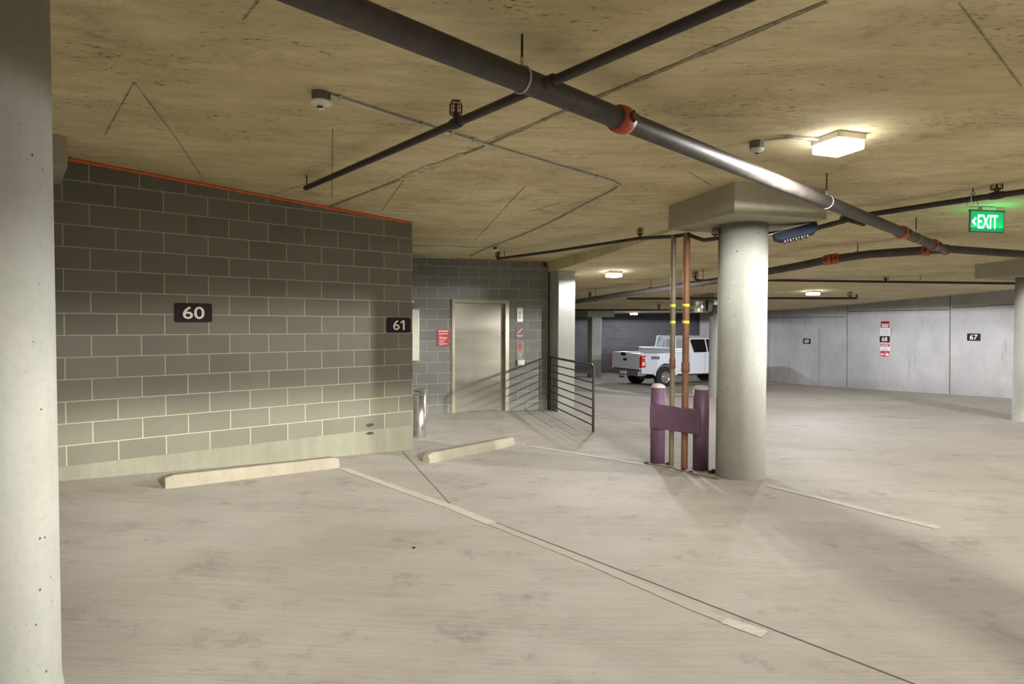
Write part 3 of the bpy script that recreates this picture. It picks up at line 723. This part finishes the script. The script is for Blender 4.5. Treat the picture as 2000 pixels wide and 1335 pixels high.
# branch toward the exit sign
P3 = [onC(x, y, d) for x, y, d in ((1500, 457, .22), (1592, 444, .22), (1700, 415, .2), (1900, 388, .2), (2040, 370, .2))]
P3m = [at(1485, 459, 7.3), at(1592, 446, 7.05), at(1695, 419, 6.9), at(1900, 388, 6.15), at(2060, 366, 5.6)]
b3 = thing('sprinkler_branch', P3m[3], 'dark sprinkler pipe running above the green exit sign', 'pipe')
P3z = [Vector((p.x, p.y, p.z)) for p in P3m]
MB().tube(P3z, .029, 16).build('pipe', M['pipe_small'], b3)
q_ = P3z[3].lerp(P3z[4], .31); d3 = (P3z[4]-P3z[3]).normalized()
MB().tube([q_-d3*.06, q_-d3*.025, q_+d3*.025, q_+d3*.06], [.033, .038, .038, .033], 16).build('tee', M['pipe_small'], b3)
cage_head(q_+Vector((0, 0, .02)), b3, 1.35)
q_ = P3z[3]; t = hanger(q_, .03, 'threaded rod with clamp on the pipe above the exit sign')
mb = MB(); mb.ring(q_, d3, .034, .006, 20, 6); mb.box(q_+Vector((0, 0, .05)), (.02, .05, .03)); mb.tube([q_+d3*.02, q_+d3*.05+Vector((0, 0, -.07))], .004, 6); mb.tube([q_-d3*.04, q_-d3*.05+Vector((0, 0, -.065))], .004, 6)
mb.build('clamp', M['galv'], t)
s0 = at(1645, 426, 7.0); s1 = at(1688, 437, 6.75)
st_ = thing('drain_stub', s0, 'short capped pipe stub under the main, left of the exit sign', 'pipe')
MB().tube([s0, s1], .028, 16).build('pipe', M['pipe'], st_); MB().tube([s0-(s1-s0).normalized()*.01, s0+(s1-s0).normalized()*.03], .034, 16).build('end_cap', M['galv_dark'], st_)
# cross main going left behind the column
c0 = tee - Vector((.02, 0, .03)); 
cp = [onC(x, y, .22) for x, y in ((1815, 491), (1620, 507))]
cpts = [tee+Vector((0, 0, -.02)), at(1700, 496, 8.95), at(1618, 507, 9.2), at(1560, 519, 9.6), at(1400, 548, 11.4), at(1180, 580, 15.2), at(1105, 592, 17.0)]
ct = thing('sprinkler_main', cpts[2], 'dark steel main running back from the tee behind the round column', 'pipe')
MB().tube(cpts, .06, 20).build('pipe', M['pipe'], ct)
coupling(cpts[2]+Vector((.0, 0, 0)), cpts[3]-cpts[2], .06, ct, wd=.06); coupling(at(1631, 505, 9.15), cpts[2]-cpts[1], .06, ct, wd=.05)
coupling(cpts[0].lerp(cpts[1], .2), cpts[1]-cpts[0], .06, ct, wd=.045)
for (px, py, d, lab) in ((1675, 499, 9.05, 'hanger rod on the rear main right of its orange coupling'), (1271, 566, 13.5, 'thin hanger rod on the rear main left of the risers'), (1373, 552, 11.8, 'thin hanger rod on the rear main right of the risers'), (1163, 583, 15.6, 'thin hanger rod on the rear main near the elevator column')):
    p = at(px, py, d); t = hanger(p, .03, lab); mb = MB(); mb.ring(p, cpts[4]-cpts[3], .066, .008, 20, 6); mb.build('ring', M['galv'] if px == 1675 else M['pipe_small'], t)
for (px, py, d) in ((1358, 545, 11.9), (1152, 581, 15.9)):
    p = at(px, py, d); q2 = at(px+18, py+(4 if px > 1300 else 1), d-.1); MB().tube([p+Vector((0, 0, -.0)), q2, q2+Vector((0, .1, -.03))], .02, 10).build('sprig', M['pipe_small'], ct); cage_head(p, ct, 1.4)
# lobby branch into the risers
L0 = at(972, 505, 10.6); L1 = at(1085, 490, 9.4); L2_ = at(1250, 465, 7.85); L3_ = Vector((R0.x, R0.y, H+1.02))
lt = thing('sprinkler_branch', L0, 'thin dark sprinkler pipe from the elevator lobby ceiling to the risers', 'pipe')
MB().tube([L0, L1, L2_, L3_], .022, 14).build('pipe', M['pipe_small'], lt)
MB().tube([L3_, Vector((R1.x, R1.y, H+1.02)), at(1375, 469, 6.6), at(1402, 465, 6.5)], .022, 14).build('pipe', M['pipe_small'], lt)
cage_head(L0+Vector((0, 0, .0)), lt, 1.3); cage_head(L2_+Vector((0, 0, .015)), lt, 1.1); cage_head(at(1397, 464, 6.5), lt, 1.0)
hanger(L0.lerp(L1, .13), 0, 'thin rod hanger on the lobby pipe above the elevator'); 
# far thin branches
f0, f1 = at(1490, 547, 13.6), at(2040, 554, 12.6)
t = thing('sprinkler_branch', f0, 'long thin dark pipe under the far ceiling above signs 68 and 67', 'pipe'); MB().tube([f0, f1], .026, 12).build('pipe', M['pipe_small'], t); cage_head(at(1730, 550, 13.2)+Vector((0, 0, .01)), t, 1.4)
hanger(at(1797, 550, 13.0), 0, 'thin hanger rod on the long far pipe above sign 68')
f0, f1 = at(1225, 583, 16.0), at(1673, 582, 15.7)
t = thing('sprinkler_branch', f1, 'short ended thin pipe under the far ceiling above sign 69', 'pipe'); MB().tube([f0, f1, f1+Vector((0, 0, .09))], .03, 12).build('pipe', M['pipe_small'], t); cage_head(at(1660, 582, 15.7)+Vector((0, 0, .01)), t, 1.5)
f0, f1 = at(1105, 605, 20.5), at(1375, 605, 19.5)
t = thing('sprinkler_branch', f1, 'thin dark pipe running before the distant column and lamp', 'pipe'); MB().tube([f0, f1], .028, 12).build('pipe', M['pipe_small'], t); cage_head(at(1287, 604, 20)+Vector((0, 0, .01)), t, 1.5)
# ------------------------------------------------------------------ conduits and detectors
def clip(p, d, parent):
    d = Vector(d); d.z = 0; d.normalize(); n = Vector((-d.y, d.x, 0))
    mb = MB(); mb.box(p+n*.0+Vector((0, 0, .004)), (.02, .06, .005), d, n); mb.ring(p, d, .0135, .003, 12, 5); mb.build('strap', M['galv'], parent)
def conduit(label, pix, clips=(), r=.0105, drop=.016, ext=None):
    pts = [onC(x, y, drop) for x, y in pix]; dense = []
    for a_, b_ in zip(pts, pts[1:]):
        for i in range(8):
            p = a_.lerp(b_, i/8); dense.append(Vector((p.x, p.y, Ce(p.x, p.y)-drop)))
    dense.append(pts[-1])
    t = thing('conduit', pts[0], label, 'conduit'); MB().tube(dense, r, 10).build('tube', M['galv'], t)
    for k, f in clips:
        p = pts[k].lerp(pts[k+1], f); p.z = Ce(p.x, p.y)-drop; clip(p, pts[k+1]-pts[k], t)
    return t
conduit('long pale conduit from the smoke detector to the elevator lobby, bent once', [(645, 186), (930, 276), (1195, 354), (1211, 363), (1199, 372), (1095, 425), (945, 488), (918, 501)],
        ((0, .05), (0, .58), (0, .8), (0, .97), (1, .86), (4, .25), (4, .95), (5, .5)))
conduit('thin conduit along the lobby ceiling ending at the small round detector', [(800, 479), (870, 481), (955, 484)], ((0, .7),), .009)
t = thing('conduit', onW(860, 505, E2, D2), 'thin pale conduit along the top edge of the elevator wall', 'conduit')
p0, p1 = onW(800, 501.5, E2, D2, -.03), onW(916, 505, E2, D2, -.03); MB().tube([p0+N2.to_3d()*.03, p1+N2.to_3d()*.03], .010, 10).build('tube', M['galv'], t)
def detector(px, py, label, rd, box_, drop=0.0, nub=1.0):
    p = onC(px, py, .0); t = thing('smoke_detector', p, label, 'detector')
    z = Ce(p.x, p.y); n_ = 8; a0 = .4
    MB().lathe((p.x, p.y, z), [(0, .01), (box_, .01), (box_, -.055), (0, -.055)], n_, (0, 0, 1), smooth=False).build('junction_box', M['galv_dark'], t)
    MB().lathe((p.x, p.y, z-.055), [(0, 0), (rd, 0), (rd, -.008), (rd*.97, -.014), (rd*.6, -.024), (rd*.32, -.027), (rd*.30, -.027-.016*nub), (rd*.2, -.027-.02*nub), (0, -.027-.021*nub)], 32).build('cover', M['white'], t)
    mb = MB()
    for a in (-2.1, -1.6, -1.15):
        mb.box((p.x+cos(a)*rd*.33, p.y+sin(a)*rd*.33, z-.055-.037), (.016, .006, .008), (-sin(a), cos(a), 0), (cos(a), sin(a), 0))
    mb.build('vent_slot', M['blackp'], t); return t
detector(627, 181, 'white round smoke detector on a grey box on the left of the ceiling', .068, .058)
detector(1478, 276, 'small round detector on a steel box left of the brightest lamp', .052, .055, nub=.1)
detector(967, 481, 'small flat white detector on the elevator lobby ceiling', .075, .03)
conduit('short pale conduit between the right detector and the brightest lamp', [(1492, 274), (1545, 268), (1597, 272)], ((0, .9),))
# ------------------------------------------------------------------ ceiling lights
LENS = emit('lit_lens', (1, 1, 1), 30)
def batwing(l, ex_=2.2, cap=7.0):                                     # wide lens distribution: more light sideways than straight down
    l.use_nodes = True; nt = l.node_tree; e = nt.nodes['Emission']
    tc = N(nt, 'ShaderNodeTexCoord'); sx = N(nt, 'ShaderNodeSeparateXYZ'); nt.links.new(tc.outputs['Normal'], sx.inputs[0])
    c = mul(nt, mul(nt, sx.outputs[2], 0.0, 'ADD'), 0.0, 'ADD'); a = N(nt, 'ShaderNodeMath', operation='ABSOLUTE'); nt.links.new(c, a.inputs[0])
    p = mul(nt, a.outputs[0], -ex_, 'POWER'); nt.links.new(mul(nt, p, cap, 'MINIMUM'), e.inputs['Strength'])
def lamp(key, label, hide_fixture=False):
    x, y, wt, cone, bl_, col = LAMPS[key]; z = Ce(x, y)
    t = thing('ceiling_light', (x, y, z), label, 'ceiling light')
    X = (D2.x, D2.y, 0); Y = (-D2.y, D2.x, 0)
    h = MB(); h.box((x, y, z-.02), (.26, .26, .06), X, Y); h.build('housing', M['white'], t, bevel=.015)
    MB().box((x, y, z-.08), (.24, .24, .06), X, Y).build('lens', LENS, t, bevel=.012)
    l = bpy.data.lights.new('lamp', 'SPOT'); l.energy = wt; l.spot_size = R(cone); l.spot_blend = bl_; l.shadow_soft_size = .28 if key == 'behind_left' else .09; l.color = col; batwing(l, *{'behind_left': (3.4, 115), 'near_right': (1.6, 4), 'off_right': (2.5, 28)}.get(key, (2.2, 8)))
    o = bpy.data.objects.new('lamp_light', l); C.objects.link(o); o.parent = t; o.location = (0, 0, -.215)
lamp('near_right', 'brightest square ceiling lamp, upper right, just above the thick pipe')
lamp('lobby', 'oval looking lit ceiling lamp between the elevator column and the risers')
lamp('far_left', 'farthest small lit lamp in front of the dark block wall')
lamp('far_right', 'lit ceiling lamp far right of the round column, below the rear main')
for k, lab in (('behind_left', 'ceiling lamp behind the viewer on the left'), ('off_right', 'ceiling lamp beyond the right picture edge'), ('deep_right', 'added ceiling lamp out of view deep on the right beyond the edge column'), ('behind_right', 'added ceiling lamp out of view behind the viewer on the right')):
    lamp(k, lab)
# ------------------------------------------------------------------ exit sign
cp_ = onC(1931, 404); dd = cp_.y
ex = thing('exit_sign', cp_, 'green lit EXIT sign with a left arrow hanging from the ceiling', 'exit sign')
XS = Vector((.985, .17, 0)).normalized(); NS = Vector((XS.y, -XS.x, 0))
w_, h_ = 76*dd/1188, 38*dd/1188; cz = at(1927, 433, dd).z; cxp = at(1927, 433, dd)
fn = lambda a, b, c: Vector((cxp.x, cxp.y, cz)) + XS*a + Vector((0, 0, b)) + NS*c
mb = MB(); bx(mb, fn, -.09, .09, h_/2+.02, h_/2+.05, -.03, .03); mb.tube([fn(0, h_/2+.05, 0), Vector((cxp.x, cxp.y, Ce(cxp.x, cxp.y)))], .02, 10); mb.build('canopy', M['white'], ex)
mg, nt, b_ = new_mat('green_glass_panel'); b_.inputs['Base Color'].default_value = (.02, .30, .13, 1); b_.inputs['Emission Color'].default_value = (.0, .50, .20, 1); b_.inputs['Emission Strength'].default_value = .55; b_.inputs['Roughness'].default_value = .15
mb = MB(); bx(mb, fn, -w_/2, w_/2, -h_/2, h_/2, -.006, .006); mb.build('panel', mg, ex)
mb = MB(); bx(mb, fn, -w_/2-.004, w_/2+.004, -h_/2-.012, -h_/2, -.009, .009); bx(mb, fn, -w_/2-.005, w_/2+.005, h_/2, h_/2+.022, -.02, .02)
for s_ in (-1, 1): bx(mb, fn, s_*w_/2-.004, s_*w_/2+.004, -h_/2, h_/2, -.009, .009)
mb.build('edge_frame', M['galv_dark'], ex)
LET = emit('exit_letters', (.42, 1.0, .72), 2.4)
text_mesh('lettering', 'EXIT', h_*1.0, LET, lambda a, b, c: fn(a+.008, b, c+.008), ex, .002, .012, .60)
mb = MB(); mb.prism([(-w_*.46, 0), (-w_*.36, h_*.22), (-w_*.32, h_*.15), (-w_*.39, 0), (-w_*.32, -h_*.15), (-w_*.36, -h_*.22)], .007, .009, fn); mb.build('arrow', LET, ex)
gl = bpy.data.lights.new('glow', 'AREA'); gl.shape = 'RECTANGLE'; gl.size = w_; gl.size_y = h_; gl.energy = 1.6; gl.color = (.05, 1, .35)
go = bpy.data.objects.new('exit_glow', gl); C.objects.link(go); go.parent = ex
go.matrix_world = Matrix.Translation(fn(0, -h_*.3, .03)) @ Matrix.Rotation(pi, 4, 'X')
# ------------------------------------------------------------------ flood light under the drop panel
p = at(1552, 454, 6.42); fl = thing('flood_light', p, 'dark blue box light fixture under the drop panel right of the round column', 'light fixture')
ax = (at(1592, 440, 6.35)-at(1508, 462, 6.5)).normalized(); yy = Vector((0, 0, 1)).cross(ax).normalized(); zz = ax.cross(yy)
F3 = lambda a, b, c: p + ax*a + zz*b + yy*c
mb = MB(); mb.prism([(-.21, .035), (.21, .045), (.215, -.03), (.17, -.065), (-.15, -.06), (-.21, -.02)], -.1, .1, F3); mb.build('housing', M['navy'], fl, bevel=.008)
mb = MB()
for i in range(9): bx(mb, F3, -.12+i*.027, -.106+i*.027, -.085+.01*(i % 2), -.055, -.085, .085)
mb.build('cooling_fins', M['blackp'], fl)
mb = MB(); bx(mb, F3, .2, .225, -.0, .12, -.05, .05); bx(mb, F3, -.26, .225, .036, .05, -.02, .02); mb.build('bracket', M['galv'], fl)
# ------------------------------------------------------------------ emergency light and speaker far back
p = at(1363, 598, 16.4); em = thing('emergency_light', p, 'pale emergency light with two round lamps near the far ceiling', 'emergency light')
XX = Vector((.97, .25, 0)).normalized(); YN = Vector((XX.y, -XX.x, 0)); F4 = lambda a, b, c: p + XX*a + Vector((0, 0, b)) + YN*c
mb = MB(); bx(mb, F4, -.09, .13, -.16, .14, -.05, .05); mb.build('body', M['white'], em, bevel=.012)
for a_, b__ in ((-.05, -.1), (.05, -.01)):
    MB().lathe(F4(a_, b__, .05), [(0, .05), (.05, .045), (.06, .02), (.03, 0)], 20, YN).build('lamp_head', M['whitesign'], em)
MB().tube([F4(.02, .14, 0), Vector((F4(.02, 0, 0).x, F4(.02, 0, 0).y, Ce(p.x, p.y)))], .015, 8).build('stem', M['galv'], em)
p2 = at(1383, 597, 16.4); sp = thing('ceiling_speaker', p2, 'black boxy speaker hanging right of the pale emergency light', 'speaker')
F5 = lambda a, b, c: p2 + XX*a + Vector((0, 0, b)) + YN*c
mb = MB(); mb.prism([(-.04, -.13), (.07, -.15), (.1, .12), (-.03, .16)], -.06, .06, F5); mb.build('box', M['blackp'], sp)
MB().tube([F5(.02, .12, 0), Vector((F5(.02, 0, 0).x, F5(.02, 0, 0).y, Ce(p2.x, p2.y)))], .012, 8).build('stem', M['galv_dark'], sp)
# ------------------------------------------------------------------ pickup truck
TR = R(27); th_ = Vector((cos(TR), sin(TR), 0)); tl = Vector((-sin(TR), cos(TR), 0))
rc = Vector((4.72, 22.0, 0)); cen = rc + tl*.93; zf = Fl(cen.x+1.5, cen.y+.5) - .02
TW = 1.84
tk = thing('pickup_truck', (cen.x, cen.y, zf), 'white pickup truck with toolbox and mesh rack parked behind the risers', 'truck')
T = lambda x, z, y: Vector((cen.x, cen.y, zf)) + th_*x + tl*y + Vector((0, 0, z))
def arch(cx, cz_, r, a0=pi, a1=0, n=12): return [(cx+r*cos(a0+(a1-a0)*i/n), cz_+r*sin(a0+(a1-a0)*i/n)) for i in range(n+1)]
hw = TW/2
bedp = [(0, .62), (.02, .56), (.55, .52)] + arch(1.12, .44, .47) + [(1.75, .50), (2.16, .48), (2.16, 1.30), (.02, 1.30), (-.01, 1.2)]
cabp = [(2.19, .48), (4.2, .46)] + arch(4.72, .44, .46) + [(5.3, .46), (5.72, .50), (5.80, .62), (5.80, .98), (5.66, 1.12), (4.62, 1.22), (2.19, 1.27)]
mb = MB(); mb.prism(bedp, -hw, -hw+.09, T); mb.prism(bedp, hw-.09, hw, T); mb.prism(cabp, -hw, hw, T)
# greenhouse, narrowing upward
def green(y0, y1, zlo, zhi): pass
gb = [(2.19, 1.25), (4.70, 1.20)]; gtp = [(2.34, 1.86), (3.85, 1.88)]
vs = [T(2.19, 1.26, -hw), T(4.62, 1.21, -hw), T(4.62, 1.21, hw), T(2.19, 1.26, hw), T(2.36, 1.84, -hw+.17), T(3.78, 1.84, -hw+.17), T(3.78, 1.84, hw-.17), T(2.36, 1.84, hw-.17),
      T(2.55, 1.92, -hw+.32), T(3.6, 1.92, -hw+.32), T(3.6, 1.92, hw-.32), T(2.55, 1.92, hw-.32)]
mb.add(vs, [(0, 1, 5, 4), (1, 2, 6, 5), (2, 3, 7, 6), (3, 0, 4, 7), (4, 5, 9, 8), (5, 6, 10, 9), (6, 7, 11, 10), (7, 4, 8, 11), (8, 9, 10, 11), (3, 2, 1, 0)])
mb.build('body', M['carwhite'], tk, bevel=.025)
mb = MB(); mb.prism([(.05, .62), (2.16, .62), (2.16, .85), (.05, .85)], -hw+.09, hw-.09, T); mb.build('bed_floor', M['galv_dark'], tk)
mb = MB(); mb.prism([(-.035, .70), (.03, .70), (.03, 1.30), (-.035, 1.29)], -hw+.09, hw-.09, T); tg = mb.build('tailgate', M['carwhite'], tk, bevel=.015)
mb = MB(); mb.prism([(-.05, 1.18), (-.03, 1.18), (-.03, 1.31), (-.05, 1.31)], -.0, .26, T); mb.build('handle', M['blackp'], tg)
mb = MB(); mb.prism([(-.045, 1.0), (-.035, 1.0), (-.035, 1.09), (-.045, 1.09)], -.08, .13, T); mb.build('emblem', M['decal'], tg)
def sidept(x0, x1, z0, z1, zt0=None): # on the right side: lies on slanted greenhouse
    pass
def gp(x, z):
    k = (z-1.25)/(1.84-1.25); return T(x, z, -hw+.17*k-.006)
for pts_ in ([(2.50, 1.30), (2.42, 1.72), (2.47, 1.79), (3.16, 1.79), (3.16, 1.30)], [(3.23, 1.30), (3.23, 1.79), (3.70, 1.79), (4.38, 1.28)]):
    vs = [gp(x, z) for x, z in pts_]; n_ = len(vs); MB().add(vs, [tuple(range(n_))]).build('side_window', M['glass'], tk)
MB().add([T(2.20, 1.33, -.6), T(2.20, 1.33, .6), T(2.325, 1.78, .55), T(2.325, 1.78, -.55)], [(0, 1, 2, 3)]).build('rear_window', M['glass'], tk)
mb = MB()
for x in (3.05, 2.28): mb.prism([(x, .55), (x+.008, .55), (x+.008, 1.24), (x, 1.24)], -hw-.003, -hw+.01, T)
mb.build('door_seam', M['decal'], tk)
mb = MB(); mb.prism([(-.17, .48), (.0, .46), (.22, .50), (.22, .66), (-.13, .66)], -hw+.02, hw-.02, T); mb.build('rear_bumper', M['chrome'], tk, bevel=.02)
mb = MB(); mb.prism([(-.175, .52), (-.15, .52), (-.15, .62), (-.175, .62)], -.18, .16, T); mb.build('licence_plate', M['whitesign'], tk)
mb = MB(); mb.tube([T(-.1, .40, 0), T(-.3, .40, 0)], .03, 8); mb.tube([T(-.28, .40, 0), T(-.28, .5, 0)], .025, 8); mb.build('tow_hitch', M['blackp'], tk)
for s_ in (-1, 1):
    mb = MB(); mb.prism([(-.04, .78), (.16, .80), (.17, 1.22), (-.035, 1.22)], s_*hw-.012 if s_ > 0 else -hw-.012, s_*hw+.012 if s_ > 0 else -hw+.09, T); tlp = mb.build('tail_light', M['taillight'], tk)
mb = MB()   # pale inner shape and slash of the lamp graphic
mb.prism([(.0, .86), (.09, .86), (.09, .98), (.0, .98)], -hw-.018, -hw-.01, T); mb.prism([(.09, .86), (.12, .86), (.17, 1.16), (.04, 1.16), (.04, 1.12), (.13, 1.12)], -hw-.018, -hw-.01, T); mb.build('lens_graphic', M['redtext'], tk)
text_mesh('bed_badge', 'FX4', .14, M['decal'], lambda a, b, c: T(.62+a, 1.13+b, -hw-.004-c), tk, .004, .06, 1.6)
for x in (1.12, 4.72):
    for s_ in (-1, 1):
        c = T(x, .40, s_*(hw-.13)); ax_ = tl*s_
        wh = MB().lathe(c, [(.22, .12), (.27, .125), (.37, .11), (.40, .08), (.40, -.08), (.37, -.11), (.2, -.11)], 36, ax_).build('tyre', M['tyre'], tk)
        mb = MB(); mb.lathe(c, [(.0, .07), (.06, .10), (.08, .09), (.10, .07), (.2, .06), (.235, .115), (.25, .115)], 30, ax_)
        for k in range(8):
            a_ = 2*pi*k/8; d_ = th_*cos(a_)+Vector((0, 0, 1))*sin(a_); mb.box(c+d_*.15+ax_*.09, (.14, .045, .03), d_, ax_.cross(d_), ax_)
        mb.build('wheel_rim', M['rim'], wh)
mb = MB(); mb.tube([T(1.12, .40, -.7), T(1.12, .40, .7)], .06, 10); mb.prism([(.3, .42), (5.4, .42), (5.4, .55), (.3, .55)], -.6, .6, T); mb.tube([T(.2, .36, -.5), T(1.0, .38, -.5)], .04, 8); mb.build('chassis', M['blackp'], tk)
mb = MB(); mb.prism([(2.3, .44), (4.1, .44), (4.1, .48), (2.3, .48)], -hw-.0, hw+.0, T); mb.build('running_board', M['blackp'], tk)
tb = thing('truck_toolbox', T(1.85, 1.30, 0), 'white steel toolbox laid across the truck bed behind the cab', 'toolbox')
mb = MB(); mb.prism([(1.32, 1.31), (2.06, 1.31), (2.06, 1.37), (1.32, 1.37)], -hw-.0, hw+.0, T); mb.prism([(1.36, .87), (2.05, .87), (2.05, 1.31), (1.36, 1.31)], -hw+.1, hw-.1, T); mb.build('box', M['rackwhite'], tb)
mb = MB(); mb.prism([(1.31, 1.382), (2.08, 1.382), (2.08, 1.47), (1.31, 1.47)], -hw-.01, hw+.01, T); mb.build('lid', M['rackwhite'], tb, bevel=.01)
rk = thing('truck_rack', T(2.15, 1.44, 0), 'white headache rack with diamond mesh standing behind the cab', 'rack')
RX = 2.135
RP_ = lambda y, z: T(RX, z, y)
outl = [(-hw+.04, 1.44), (-hw+.14, 1.85), (-hw+.2, 1.89), (hw-.2, 1.89), (hw-.14, 1.85), (hw-.04, 1.44)]
mb = MB()
for a_, b__ in zip(outl, outl[1:]+outl[:1]): mb.tube([RP_(*a_), RP_(*b__)], .032, 8)
for y_ in (-.3, .3): mb.tube([RP_(y_, 1.44), RP_(y_, 1.88)], .02, 8)
mb.build('rack_frame', M['rackwhite'], rk)
mb = MB(); k = -2.0
while k < 2.0:
    for s_ in (-1, 1):
        seg = []
        for i in range(41):
            z = 1.45+.43*i/40; y_ = k + s_*(z-1.45); lim = hw-.05-.1*(z-1.45)/.43
            if abs(y_) < lim: seg.append((y_, z))
        if len(seg) > 2: mb.tube([RP_(*seg[0]), RP_(*seg[-1])], .010, 4)
    k += .085
mb.build('mesh_screen', M['rackwhite'], rk)
# floor bits
for px, py, r_, lab in ((809, 1070, .012, 'tiny dark pebble on the empty floor below centre'),):
    p = onF(px, py); mb = MB(); mb.lathe(p, [(0, 0), (r_, .002), (r_*.8, r_*.7), (0, r_*.9)], 9); tag(mb.build('pebble', M['blackp']), lab, 'pebble')
